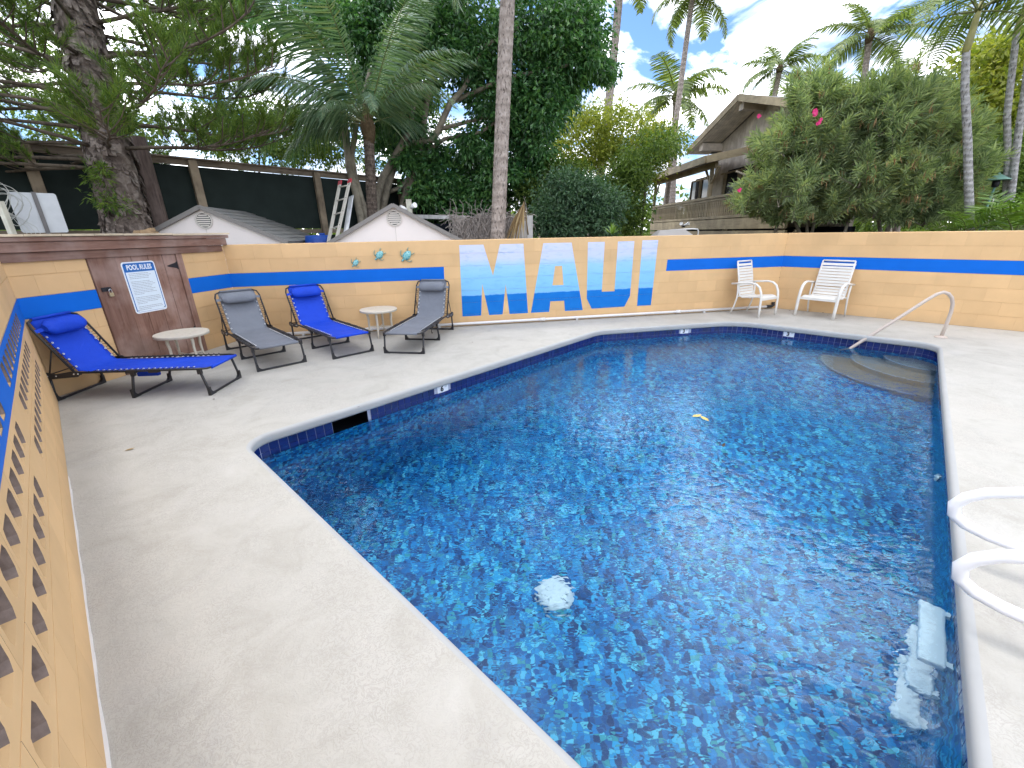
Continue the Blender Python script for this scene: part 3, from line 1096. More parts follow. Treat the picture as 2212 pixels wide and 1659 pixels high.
# ---- sign on the door
def round_rect(w, h, r, n=5):
    pts = []
    for cx_, cz_, a0 in ((w / 2 - r, h / 2 - r, 0), (-w / 2 + r, h / 2 - r, 90), (-w / 2 + r, -h / 2 + r, 180), (w / 2 - r, -h / 2 + r, 270)):
        for k in range(n + 1):
            a = rad(a0 + 90 * k / n)
            pts.append((cx_ + r * math.cos(a), cz_ + r * math.sin(a)))
    return pts
XZ = ((1, 0, 0), (0, 0, 1), (0, -1, 0))
M['signwhite'] = m_plain('sign_white', (0.76, 0.79, 0.82), 0.35, 0.4, var=0.03)
M['signpanel'] = m_plain('sign_panel', (0.66, 0.74, 0.80), 0.4, 0.4, var=0.03)
M['signblue'] = m_plain('sign_blue', (0.014, 0.13, 0.42), 0.35, 0.4, var=0.05)
M['signgrey'] = m_plain('sign_grey_print', (0.33, 0.36, 0.40), 0.5, 0.3, var=0.03)
ctr = Vector((1.231, -.007, .978))
sg = thing('pool_rules_sign', 'white and blue sign headed POOL RULES on the brown door', 'sign', cab.location + cab.matrix_basis.to_3x3() @ ctr, cab.rotation_euler.z)
W_, H_ = .402, .606
MB().prism(round_rect(W_, H_, .034), 0, .004, XZ).build('plate', M['signwhite'], sg)
MB().prism(round_rect(W_ - .028, H_ - .028, .026), .0042, .0048, XZ).build('blue_border', M['signblue'], sg)
MB().prism([(-.176, -.286), (.176, -.286), (.176, .186), (-.176, .186)], .005, .0056, XZ).build('text_panel', M['signpanel'], sg)
tm = text_mesh('POOL RULES', .072, M['signwhite'], 0, .0022)
o = put('heading', tm, sg, (0, -.0062, .236), (math.pi / 2, 0, 0), (.74, 1.12, 1))
rng = random.Random(11)
lines = MB()
zz_ = .166
rows = [.72, .86, .70, .66, 0, .74, .82, .93, .78, .74, .88, .70, .86, .30, 0, .90, .92, .93, .84, .38, 0, .92, .95, .40]
for r_ in rows:
    if r_ > 0:
        x = -.150
        while x < -.150 + .312 * r_:
            w_ = rng.uniform(.010, .034)
            lines.box((x + w_ / 2, -.0060, zz_), (w_, .0004, .0058))
            x += w_ + .004
    zz_ -= .0186
lines.build('small_print', M['signgrey'], sg)
for sx in (-1, 1):
    for sz in (-1, 1):
        MB().lathe([(.006, 0), (.005, .003), (0, .0035)], n=8).build('screw', M['iron'], sg).matrix_basis = Matrix.Translation((sx * .165, -.0056, sz * .268)) @ Matrix.Rotation(rad(90), 4, 'X')

# ---- three turtle plaques
def mk_turtle_mat():
    t = NT('turtle_shell_glaze')
    vo = t.n('ShaderNodeTexVoronoi', feature='DISTANCE_TO_EDGE')
    vo.inputs['Scale'].default_value = 26
    t.l(t.obj(), vo.inputs['Vector'])
    c = t.ramp(t.noise(14, 4), [(0.3, (0.03, 0.20, 0.24)), (0.6, (0.12, 0.40, 0.42)), (0.8, (0.20, 0.40, 0.30))])
    c = t.mix(t.ramp(vo.outputs['Distance'], [(0.02, (1, 1, 1)), (0.10, (0, 0, 0))]), c, (0.36, 0.58, 0.55))
    return t.bsdf(c, 0.25, 0.5, 0, vo.outputs['Distance'], 0.5, 0.004)
M['turtle'] = mk_turtle_mat()
M['flipper'] = m_plain('turtle_flipper_glaze', (0.22, 0.33, 0.27), 0.3, 0.5, var=0.4, scale=30)
for s_, z_, k, lab in ((1.858, 1.118, .66, 'smallest of the three turtle plaques on the tan wall'),
                       (2.238, 1.226, .86, 'middle turtle plaque of the three on the tan wall'),
                       (2.662, 1.205, 1.02, 'largest of the three turtle plaques, beside the letter M')):
    p = on_back(s_, .002, z_)
    t_ = thing('turtle_plaque', lab, 'wall ornament', p, math.atan2(wdir.y, wdir.x), 'turtle plaques on the wall')
    # local frame: x along wall, z up, -y out; head to the upper left
    R = Matrix.Rotation(rad(-47), 3, 'Y')
    def T(a, b, y):                              # a along the body (towards the tail), b across
        q = R @ Vector((a, 0, b))
        return Vector((q.x, -y, q.z)) * k
    sh = MB()
    n_, rows_ = 16, 6
    vs_, fs_ = [], []
    for i in range(rows_ + 1):
        a = (math.pi / 2) * i / rows_
        for j in range(n_):
            an = 2 * math.pi * j / n_
            rx = .082 * (1 - .14 * math.cos(an) * -1)
            vs_.append(T(rx * math.cos(an) * math.cos(a), .060 * math.sin(an) * math.cos(a), .006 + .034 * math.sin(a)))
    for i in range(rows_):
        for j in range(n_):
            fs_.append((i * n_ + j, i * n_ + (j + 1) % n_, (i + 1) * n_ + (j + 1) % n_, (i + 1) * n_ + j))
    sh.add(vs_, fs_, 0, True)
    sh.build('shell', M['turtle'], t_)
    MB().tube([T(-.072, 0, .014), T(-.095, .004, .016), T(-.115, .005, .015)], [.015 * k, .019 * k, .010 * k], 8).build('head', M['turtle'], t_)
    for pts, r_ in (([(-.055, .045), (-.04, .085), (-.005, .112), (.02, .115)], .015), ([(-.055, -.045), (-.045, -.08), (-.02, -.10), (.005, -.104)], .013),
                    ([(.062, .032), (.095, .055), (.122, .058)], .012), ([(.062, -.032), (.09, -.055), (.118, -.062)], .012)):
        rr = [r_ * k * (1, 1.15, .9, .35)[min(i, 3)] for i in range(len(pts))]
        MB().tube([T(a, b, .010) for a, b in pts], rr, 6, flat=.45).build('flipper', M['flipper'], t_)
    MB().tube([T(.08, 0, .01), T(.108, 0, .009)], [.008 * k, .003 * k], 6).build('tail', M['flipper'], t_)

# ------------------------------------------------------------------ loungers
def m_fabric(name, col):
    t = NT(name)
    f = t.noise(5, 4)
    wv = t.noise(130, 2, vec=t.obj())
    c = t.ramp(f, [(0.3, scl(col, .92)), (0.7, scl(col, 1.06))])
    h = t.math('ADD', t.math('MULTIPLY', f, 1.0), t.math('MULTIPLY', wv, 0.1))
    return t.bsdf(c, 0.62, 0.25, 0, h, 0.6, 0.03)
M['fab_blue'] = m_fabric('blue_sling_fabric', (0.006, 0.052, 0.50))
M['fab_grey'] = m_fabric('grey_sling_fabric', (0.165, 0.178, 0.205))
M['frame_black'] = m_plain('black_frame_paint', (0.018, 0.018, 0.021), 0.42, 0.45)
M['eyelet'] = m_plain('eyelet_metal', (0.70, 0.70, 0.70), 0.3, 0.5, 0.6)
LW2 = .275                                       # half width of the frame
HX, HZ = .27, .292                               # hinge of the back
BTX, BTZ = -.012, .822                           # top of the back
def make_lounger(label, fab, seed, pocket):
    rng = random.Random(seed)
    root = thing('sun_lounger', label, 'sun lounger', group='folding loungers along the wall')
    back_d = Vector((BTX - HX, 0, BTZ - HZ)); bl = back_d.length; bd = back_d.normalized()
    bn = Vector((bd.z, 0, -bd.x))                # faces forward and up
    def bk(u, y, off=0.0): return Vector((HX, y, HZ)) + bd * u + bn * off
    w = LW2
    # back frame: one bent tube
    fb = MB().tube([bk(0, -w), bk(bl - .09, -w), bk(bl - .03, -w + .02), bk(bl, -w + .085), bk(bl, w - .085), bk(bl - .03, w - .02), bk(bl - .09, w), bk(0, w)], .0105, 8)
    fb.build('back_frame', M['frame_black'], root)
    # seat frame: bent tube round the foot end, in two hinged lengths
    fs = MB().tube([(HX - .03, -w, HZ), (1.45, -w, HZ - .005), (1.52, -w + .02, HZ - .006), (1.545, -w + .08, HZ - .006), (1.545, w - .08, HZ - .006), (1.52, w - .02, HZ - .006), (1.45, w, HZ - .005), (HX - .03, w, HZ)], .0105, 8)
    for x in (.80, 1.02):
        for sy in (-1, 1):
            fs.box((x, sy * w, HZ - .006), (.10, .03, .034))
    for sy in (-1, 1):                           # rear lengths carrying the hinge
        fs.tube([(-.02, sy * w, HZ - .03), (HX + .05, sy * w, HZ - .012)], .011, 8)
    fs.build('seat_frame', M['frame_black'], root)
    # ratchet brackets
    for sy in (-1, 1):
        br = MB().prism([(-.05, .245), (.0, .235), (.30, .255), (.33, .285), (.28, .315), (.10, .29), (.01, .31), (-.045, .285)], -.004, .004, axes=((1, 0, 0), (0, 0, 1), (0, 1, 0)), o=(0, sy * (w + .014), 0))
        for x, z in ((.02, .272), (.10, .27), (.27, .285), (.31, .285)):
            br.tube([(x, sy * (w + .014) - .009, z), (x, sy * (w + .014) + .009, z)], .006, 6, mi=1)
        br.build('ratchet_bracket', [M['frame_black'], M['eyelet']], root)
    MB().tube([bk(bl * .45, -w, -.012), Vector((.03, -w - .004, .285)), Vector((.03, w + .004, .285)), bk(bl * .45, w, -.012)], .007, 6).build('back_stay', M['frame_black'], root)
    # three U shaped legs with square corner feet
    for top, foot, ww in ((.02, 0.0, w + .004), (.80, .735, w - .012), (1.455, 1.50, w)):
        zt = HZ - .02
        lg = MB().tube([(top, -ww, zt), (foot + (top - foot) * .16, -ww, .07), (foot + (top - foot) * .05, -ww + .012, .026), (foot, -ww + .05, .0125), (foot, ww - .05, .0125),
                        (foot + (top - foot) * .05, ww - .012, .026), (foot + (top - foot) * .16, ww, .07), (top, ww, zt)], .0128, 8)
        for sy in (-1, 1):
            lg.prism([(-ww - .014, .001), (-ww + .075, .001), (-ww + .075, .016), (-ww + .040, .026), (-ww + .016, .050), (-ww + .010, .092), (-ww - .014, .092)] if sy < 0 else
                     [(ww + .014, .001), (ww - .075, .001), (ww - .075, .016), (ww - .040, .026), (ww - .016, .050), (ww - .010, .092), (ww + .014, .092)],
                     -.014, .014, axes=((0, 1, 0), (0, 0, 1), (1, 0, 0)), o=(foot + (top - foot) * .03, 0, 0))
            lg.box((top, sy * (ww), zt - .012), (.036, .032, .05))
        lg.build('leg', M['frame_black'], root)
    # fabric, sagging a little between the rails
    hw = w - .048
    pth = []
    for k in range(9):
        u = bl - .012 - (bl - .02) * k / 8
        pth.append((bk(u, 0, -.004), bn, .02 * math.sin(math.pi * k / 8)))
    ns = 12
    for k in range(1, ns + 1):
        x = HX + .02 + (1.535 - HX - .02) * k / ns
        pth.append((Vector((x, 0, HZ - .002)), Vector((0, 0, 1)), .028 * math.sin(math.pi * k / ns)))
    sl_ = MB()
    NY = 10
    th = .004
    for side in (0, 1):
        for p, nn, sag in pth:
            for j in range(NY + 1):
                y = -1 + 2 * j / NY
                edge = 1 if True else 0
                wr = rng.uniform(-.002, .002)
                q = p + Vector((0, y * hw, 0)) - nn * (sag * (1 - y * y * .8) + th * side - wr)
                sl_.v.append(tuple(q))
    R_ = len(pth)
    nn_ = NY + 1
    for side in (0, 1):
        b0 = side * R_ * nn_
        for i in range(R_ - 1):
            for j in range(NY):
                f = (b0 + i * nn_ + j, b0 + i * nn_ + j + 1, b0 + (i + 1) * nn_ + j + 1, b0 + (i + 1) * nn_ + j)
                sl_.f.append(f if side else tuple(reversed(f))); sl_.m.append(0); sl_.s.append(True)
    b1 = R_ * nn_
    for i in range(R_ - 1):
        for j in (0, NY):
            sl_.f.append((i * nn_ + j, (i + 1) * nn_ + j, b1 + (i + 1) * nn_ + j, b1 + i * nn_ + j)); sl_.m.append(0); sl_.s.append(True)
    # wrapped ends over the top tube and the foot tube
    sl_.tube([bk(bl, -w + .075), bk(bl, w - .075)], .0155, 10)
    sl_.tube([(1.545, -w + .055, HZ - .006), (1.545, w - .055, HZ - .006)], .0155, 10)
    slo = sl_.build('sling', fab, root)
    # elastic cord laced through eyelets, down both sides
    def edge_pt(t, sy, yy):
        """t from 0 at the back top to 1 at the foot"""
        x = t * (len(pth) - 1)
        i = min(int(x), len(pth) - 2)
        f = x - i
        p = pth[i][0].lerp(pth[i + 1][0], f)
        return p + Vector((0, sy * yy, .004))
    for sy in (-1, 1):
        cd, ey = MB(), MB()
        # the back: eight eyelets under the pillow; the seat: a long run
        ts = [.13 + .045 * k for k in range(5)] + [.37] + [.47 + .0265 * k for k in range(18)]
        for k, t in enumerate(ts):
            a_ = edge_pt(t, sy, hw - .014)
            dt = .016
            b0_, b1_ = edge_pt(max(0, t - dt), sy, w), edge_pt(min(1, t + dt), sy, w)
            cd.tube([b0_, a_ + Vector((0, 0, .003)), b1_], .0033, 5, caps=False)
            cd.tube([b0_ + Vector((0, sy * .012, 0)), b0_ + Vector((0, 0, .012)), b0_ + Vector((0, -sy * .012, 0))], .0033, 5, caps=False)
            i = min(int(t * (len(pth) - 1)), len(pth) - 2)
            nrm = pth[i][1]
            q = nrm.to_track_quat('Z', 'Y').to_matrix()
            ring = [a_ + q @ Vector((.008 * math.cos(2 * math.pi * m / 8), .008 * math.sin(2 * math.pi * m / 8), .002)) for m in range(9)]
            ey.tube(ring, .0032, 5, caps=False)
        cd.build('lacing_cord', M['frame_black'], root)['kind'] = 'stuff'
        ey.build('eyelet_strip', M['eyelet'], slo)['kind'] = 'stuff'
    # pillow: stuffed roll with a strap to either side
    pw = w - .065
    pil = MB()
    NP, NA = 14, 14
    uc = bl * .79
    for i in range(NP + 1):
        y = -pw + 2 * pw * i / NP
        e = abs(y) / pw
        rr = .062 * (1 - e ** 8 * .55)
        for j in range(NA):
            an = 2 * math.pi * j / NA
            wob = 1 + .05 * math.sin(3 * an + 7 * e + seed) * (e ** 2) + rng.uniform(-.015, .015)
            q = bk(uc + rr * 1.28 * wob * math.cos(an), y, .050 + rr * .80 * wob * math.sin(an))
            pil.v.append(tuple(q))
    for i in range(NP):
        for j in range(NA):
            j2 = (j + 1) % NA
            pil.f.append((i * NA + j, i * NA + j2, (i + 1) * NA + j2, (i + 1) * NA + j)); pil.m.append(0); pil.s.append(True)
    pil.f.append(tuple(range(NA))); pil.m.append(0); pil.s.append(False)
    pil.f.append(tuple(reversed(range(NP * NA, (NP + 1) * NA)))); pil.m.append(0); pil.s.append(False)
    po = pil.build('pillow', fab, root)
    stp = MB()
    for sy in (-1, 1):
        stp.bar(bk(uc, sy * (pw - .01), .03), bk(uc, sy * (w + .004), .004), .035, .004, up=bn)
    stp.build('pillow_strap', fab, po)
    if pocket == 'patch':                        # sewn patch low on the back
        pt = MB().prism([(-hw + .02, bl * .10), (-.02, bl * .08), (-.02, bl * .40), (-hw + .02, bl * .42)], -.014, -.010, axes=((0, 1, 0), tuple(bd), tuple(bn)), o=(HX, 0, HZ))
        pt.build('sewn_patch', fab, root)
    # carry strap with a hook under the seat, and a side pouch
    hk = MB().tube([(1.10, w + .01, HZ - .02), (1.13, w + .012, HZ - .06), (1.12, w + .012, HZ - .095), (1.09, w + .012, HZ - .09)], .006, 6)
    hk.build('strap_hook', M['frame_black'], root)
    if pocket == 'pouch':
        bevel(MB().box((.70, .05, HZ - .095), (.22, .05, .12)).build('side_pouch', fab, root), .01, 2)
    return root
def set_lounger(root, rear_c, front_c):
    a, b = v2(rear_c), v2(front_c)
    d = (b - a).normalized()
    mid = (a + b) / 2
    o = mid - d * .75
    root.location = (o.x, o.y, 0)
    root.rotation_euler = (0, 0, math.atan2(d.y, d.x))
set_lounger(make_lounger('bright blue folding lounger at far left, beside the pierced wall', M['fab_blue'], 1, 'pouch'), (-4.64, 4.22), (-3.14, 4.31))
set_lounger(make_lounger('grey folding lounger with a sewn patch, near the brown door', M['fab_grey'], 2, 'patch'), (-3.93, 6.075), (-2.86, 4.985))
set_lounger(make_lounger('bright blue folding lounger facing the pool, between two grey ones', M['fab_blue'], 3, None), (-3.19, 6.56), (-2.145, 5.475))
set_lounger(make_lounger('grey folding lounger closest to the painted letter M', M['fab_grey'], 4, None), (-1.265, 6.99), (-1.465, 5.51))

# ------------------------------------------------------------------ small round tables
M['cream'] = m_plain('cream_plastic', (0.58, 0.53, 0.44), 0.45, 0.4, var=0.06)
M['cream_w'] = m_plain('off_white_plastic', (0.68, 0.655, 0.60), 0.4, 0.45, var=0.04)
def make_table(label, zt=.43, r=.285):
    root = thing('side_table', label, 'side table', group='round side tables')
    tp = MB()
    N = 48
    def ring(r0, r1, z, keep=lambda j: True):
        for j in range(N):
            if not keep(j): continue
            a0, a1 = 2 * math.pi * j / N, 2 * math.pi * (j + 1) / N
            P = [(r0 * math.cos(a0), r0 * math.sin(a0)), (r1 * math.cos(a0), r1 * math.sin(a0)), (r1 * math.cos(a1), r1 * math.sin(a1)), (r0 * math.cos(a1), r0 * math.sin(a1))]
            tp.add([(x, y, z) for x, y in P] + [(x, y, z - .010) for x, y in P], [(0, 1, 2, 3), (7, 6, 5, 4), (0, 4, 5, 1), (2, 6, 7, 3), (1, 5, 6, 2), (3, 7, 4, 0)])
    ring(.0001, .045, zt)
    ring(.045, .085, zt, lambda j: j % 6 != 0)
    ring(.085, .10, zt)
    ring(.10, .165, zt, lambda j: j % 4 != 2)
    ring(.165, r - .006, zt)
    tp.lathe([(r - .008, zt - .002), (r - .003, zt + .003), (r, zt - .002), (r, zt - .032), (r - .006, zt - .034), (r - .008, zt - .012)], n=48)
    tp.build('table_top', M['cream'], root)
    for k in range(4):
        an = rad(45 + 90 * k)
        c, s = math.cos(an), math.sin(an)
        prof_ = [(.17, zt - .012, .026), (.185, zt - .09, .024), (.175, .26, .021), (.18, .14, .018), (.215, .0, .016)]
        MB().tube([(rr * c, rr * s, z) for rr, z, q in prof_], [q for rr, z, q in prof_], 8, flat=.75).build('leg', M['cream'], root)
    br = MB()
    for k in range(2):
        an = rad(45 + 90 * k)
        br.bar((.175 * math.cos(an), .175 * math.sin(an), .15), (-.175 * math.cos(an), -.175 * math.sin(an), .15), .022, .014)
    br.build('brace', M['cream'], root)
    return root
t1 = make_table('cream round table with a slotted top in front of the brown door')
t1.location = (-4.11, 5.12, 0)
t1.rotation_euler.z = rad(20)
t2 = make_table('cream round table standing against the wall below the turtles')
t2.location = (-2.10, 6.63, 0)
t2.rotation_euler.z = rad(48)

# ------------------------------------------------------------------ two white strap armchairs
def make_chair(label, w=.535):
    root = thing('armchair', label, 'armchair', group='white patio armchairs')
    h = w / 2
    for sx in (-1, 1):
        x = sx * h
        side = MB()
        # local y: 0 at the rear foot, -.52 at the front foot
        side.tube([(x, -.535, 0), (x, -.525, .16), (x, -.52, .33), (x, -.50, .44), (x, -.455, .535), (x, -.385, .585), (x, -.29, .598), (x, -.10, .578), (x, .075, .556)], .017, 8, flat=1.5)
        side.build('arm', M['cream_w'], root)
        MB().tube([(x, 0.02, 0), (x, -.03, .14), (x, -.065, .30), (x, -.062, .42), (x, -.045, .565)], .0145, 8).build('rear_leg', M['cream_w'], root)
        xb = sx * (h - .055)
        MB().tube([(xb, -.515, .315), (xb, -.49, .352), (xb, -.44, .36), (xb, -.25, .335), (xb, -.14, .322), (xb, -.085, .345), (xb, -.055, .42), (xb, -.01, .66), (xb, .065, .955)], .0135, 8).build('seat_rail', M['cream_w'], root)
        MB().bar((x - sx * .008, -.30, .335), (xb, -.30, .338), .022, .016).build('rail_tie', M['cream_w'], root)
    cb = MB()
    cb.bar((-h, -.522, .325), (h, -.522, .325), .018, .042)
    cb.build('front_bar', M['cream_w'], root)
    MB().bar((-h, -.07, .335), (h, -.07, .335), .02, .02).build('rear_bar', M['cream_w'], root)
    MB().tube([(-h + .055, .065, .955), (h - .055, .065, .955)], .0145, 8).build('top_bar', M['cream_w'], root)
    pth_ = [Vector((0, -.515, .315)), Vector((0, -.49, .352)), Vector((0, -.44, .36)), Vector((0, -.25, .335)), Vector((0, -.14, .322)), Vector((0, -.085, .345)), Vector((0, -.055, .42)), Vector((0, -.01, .66)), Vector((0, .065, .955))]
    ls = [0]
    for a, b in zip(pth_[:-1], pth_[1:]): ls.append(ls[-1] + (b - a).length)
    def along(s_):
        for i in range(len(pth_) - 1):
            if s_ <= ls[i + 1] or i == len(pth_) - 2:
                f = (s_ - ls[i]) / (ls[i + 1] - ls[i])
                return pth_[i].lerp(pth_[i + 1], f), (pth_[i + 1] - pth_[i]).normalized()
    pitch = .052
    ns = int((ls[-1] - .02) / pitch)
    wide = h - .048
    for k in range(ns):
        s0 = .012 + k * pitch
        m_ = MB()
        sw = .043 if k not in (ns - 2, ns // 2 + 1) else .036
        rows_ = []
        for q in range(4):
            p, d = along(s0 + sw * q / 3)
            nrm = Vector((0, -d.z, d.y))
            if nrm.z < 0 and abs(d.y) > .8: nrm = -nrm
            if d.z > .5 and nrm.y > 0: nrm = -nrm
            rows_.append((p + nrm * .0155, nrm))
        V_ = []
        for p, nrm in rows_:
            for x in (-wide - .012, -wide + .01, 0, wide - .01, wide + .012):
                off = -.02 if abs(x) > wide else (-.004 if x == 0 else 0)
                V_.append(p + Vector((x, 0, 0)) + nrm * off)
        for p, nrm in rows_:
            for x in (-wide - .012, -wide + .01, 0, wide - .01, wide + .012):
                off = -.02 if abs(x) > wide else (-.004 if x == 0 else 0)
                V_.append(p + Vector((x, 0, 0)) + nrm * (off - .003))
        F_ = []
        for i in range(3):
            for j in range(4):
                a = i * 5 + j
                F_.append((a, a + 1, a + 6, a + 5))
                F_.append((a + 25, a + 24 + 1 - 5 + 0, a + 26, a + 21) if False else (20 + a, 20 + a + 5, 20 + a + 6, 20 + a + 1))
        for j in range(4):
            F_.append((j, 20 + j, 20 + j + 1, j + 1))
            F_.append((15 + j, 15 + j + 1, 35 + j + 1, 35 + j))
        m_.add(V_, F_)
        m_.build('strap', M['cream_w'], root)
    return root
c1 = make_chair('white strap armchair at the corner, in front of the pipe end')
c1.location, c1.rotation_euler = (4.455, 8.065, 0), (0, 0, rad(30))
c2 = make_chair('white strap armchair leaning back against the right wall', .60)
c2.location, c2.rotation_euler = (5.875, 7.715, 0), (0, 0, rad(-55))

# ------------------------------------------------------------------ pool handrail, grab rails and ladder treads
M['rail'] = m_plain('cream_rail_coating', (0.48, 0.40, 0.34), 0.38, 0.45, var=0.04)
hb = Vector((6.22, 5.85, 0))
tipv = Vector((5.02, 6.085, -.36))
hd = Vector((tipv.x - hb.x, tipv.y - hb.y, 0)).normalized()
hr = thing('handrail', 'cream bent handrail running down into the water over the corner steps', 'handrail', hb)
def hp(s_, z): return hb + hd * s_ + Vector((0, 0, z))
MB().tube([hp(0, 0), hp(-.012, .16), hp(-.018, .36), hp(-.005, .48), hp(.03, .565), hp(.085, .622), hp(.15, .645), hp(.225, .615), hp(.32, .537), hp(.65, .226), hp(1.10, -.19), hp(1.24, -.34)], .0225, 12).build('rail_tube', M['rail'], hr, True)
MB().lathe([(.075, 0), (.075, .006), (.06, .016), (.03, .022), (.024, .03)], n=20).build('base_flange', M['rail'], hr)

re_d = (v2(POOL_C[3]) - v2(POOL_C[4])).normalized()
re_n = Vector((re_d.y, -re_d.x))                  # away from the water
if re_n.dot(v2(POOL_C[3]) - cen) < 0: re_n = -re_n
e0 = v2((2.06, 1.495))
def edge_at(e):                                   # point on the right rim with coordinate e along it
    return v2(POOL_C[4]) + re_d * (e - v2(POOL_C[4]).dot(re_d))
rails = (((2.61), 'white plastic grab rail hooping over the rim, farther one from the camera'), ((2.09), 'white plastic grab rail hooping over the rim, nearer one to the camera'))
for e, lab in rails:
    b_ = edge_at(e)
    gr = thing('grab_rail', lab, 'grab rail', (b_.x, b_.y, 0), math.atan2(re_n.y, re_n.x), 'pool ladder grab rails')
    # local x points away from the water
    pts_ = [(.80, 0, 0), (.80, 0, .30), (.78, 0, .42), (.70, 0, .50), (.58, 0, .525), (.40, 0, .515), (.20, 0, .475), (.08, 0, .435), (-.005, 0, .395), (-.06, 0, .345), (-.085, 0, .295), (-.075, 0, .245), (-.03, 0, .21), (.05, 0, .188), (.20, 0, .172), (.33, 0, .155), (.42, 0, .12), (.46, 0, .06), (.465, 0, 0)]
    MB().tube(pts_, .0245, 14).build('rail_tube', M['white'], gr)
    for x in (.80, .465):
        MB().lathe([(.055, 0), (.055, .008), (.04, .018), (.026, .02)], (x, 0, 0), 16).build('base_flange', M['white'], gr)
lad = edge_at(2.38)
ladder = thing('pool_ladder', 'three white plastic treads under water on the right pool side', 'pool ladder', (lad.x, lad.y, 0), math.atan2(re_n.y, re_n.x))
for z in (-.33, -.62, -.93):
    tr = MB()
    tr.box((-.030, 0, z), (.095, .41, .045))
    bevel(tr.build('tread', M['white'], ladder), .012, 2)
    tb = MB()
    for sy in (-1, 1):
        tb.box((.022, sy * .17, z), (.03, .035, .03))
    tb.build('tread_bracket', M['white'], ladder)

# ------------------------------------------------------------------ leaves fallen on the deck
M['dryleaf'] = m_plain('dry_leaf', (0.36, 0.25, 0.11), 0.7, 0.2, var=0.3, scale=30)
M['darkleaf'] = m_plain('dark_litter', (0.07, 0.055, 0.04), 0.8, 0.2, var=0.3, scale=30)
def leaf_mesh(mat, L_=.07, W__=.022):
    m_ = MB()
    m_.add([(-L_ / 2, 0, .002), (-L_ * .15, W__ / 2, .007), (L_ * .2, W__ / 2.2, .007), (L_ / 2, 0, .012), (L_ * .2, -W__ / 2.2, .006), (-L_ * .15, -W__ / 2, .006), (0, 0, .0035)],
           [(0, 6, 1), (1, 6, 2), (2, 6, 3), (3, 6, 4), (4, 6, 5), (5, 6, 0)])
    m_.add([(-L_ / 2, .001, .002), (-L_ / 2 - .012, .002, .003), (-L_ / 2, -.001, .002)], [(0, 1, 2)])
    return m_.mesh('fallen_leaf', mat)
gp = lambda px, py: at(px, py, 1) and None
def ground_px(px, py):
    r = FW + (px - CX) / F_PX * RT - (py - CY) / F_PX * UP
    q = CAM + r * (-CAM.z / r.z)
    return (q.x, q.y, .001)
lf = leaf_mesh(M['dryleaf'])
tag(put('fallen_leaf', lf, None, ground_px(281, 972), (0, 0, .5)), 'yellow dry leaf lying alone on the deck below the blue lounger', 'leaf', 'leaves fallen on the deck')
lf2 = leaf_mesh(M['darkleaf'], .05, .018)
M['yellowleaf'] = m_plain('yellow_leaf', (0.50, 0.40, 0.12), 0.6, 0.3, var=0.3, scale=30)
def water_px(px, py):
    r = FW + (px - CX) / F_PX * RT - (py - CY) / F_PX * UP
    q = CAM + r * ((WATER_Z + .003 - CAM.z) / r.z)
    return (q.x, q.y, q.z)
lf3 = leaf_mesh(M['yellowleaf'], .11, .05)
for (px, py, rz_, lab) in ((1505, 899, .3, 'yellowish leaf floating mid pool, left of its pair'), (1522, 905, 1.9, 'yellowish leaf floating mid pool, right of its pair')):
    tag(put('floating_leaf', lf3, None, water_px(px, py), (0, 0, rz_)), lab, 'leaf', 'leaves floating on the pool')
tag(put('floating_leaf', lf2, None, water_px(1563, 963), (0, 0, .9), (1.3,) * 3), 'small dark leaf floating on the pool below the yellow pair', 'leaf', 'leaves floating on the pool')
rng = random.Random(3)
for px, py in ((1706, 672), (1712, 679), (1735, 676), (1778, 676), (1788, 682), (1806, 689), (462, 863), (774, 880), (1020, 740)):
    o = put('fallen_leaf', lf2, None, ground_px(px, py), (0, 0, rng.uniform(0, 6)), (rng.uniform(.6, 1.1),) * 3)
    near_ch = px > 1600
    tag(o, 'small dark leaf scrap on the deck near the white armchairs' if near_ch else
        {462: 'dark leaf scrap beside the front foot of the left blue lounger', 774: 'dark leaf scrap on open deck above the skimmer mouth', 1020: 'dark leaf scrap on the deck below the letter M'}[px],
        'leaf', 'leaf scraps near the armchairs' if near_ch else 'leaves fallen on the deck')

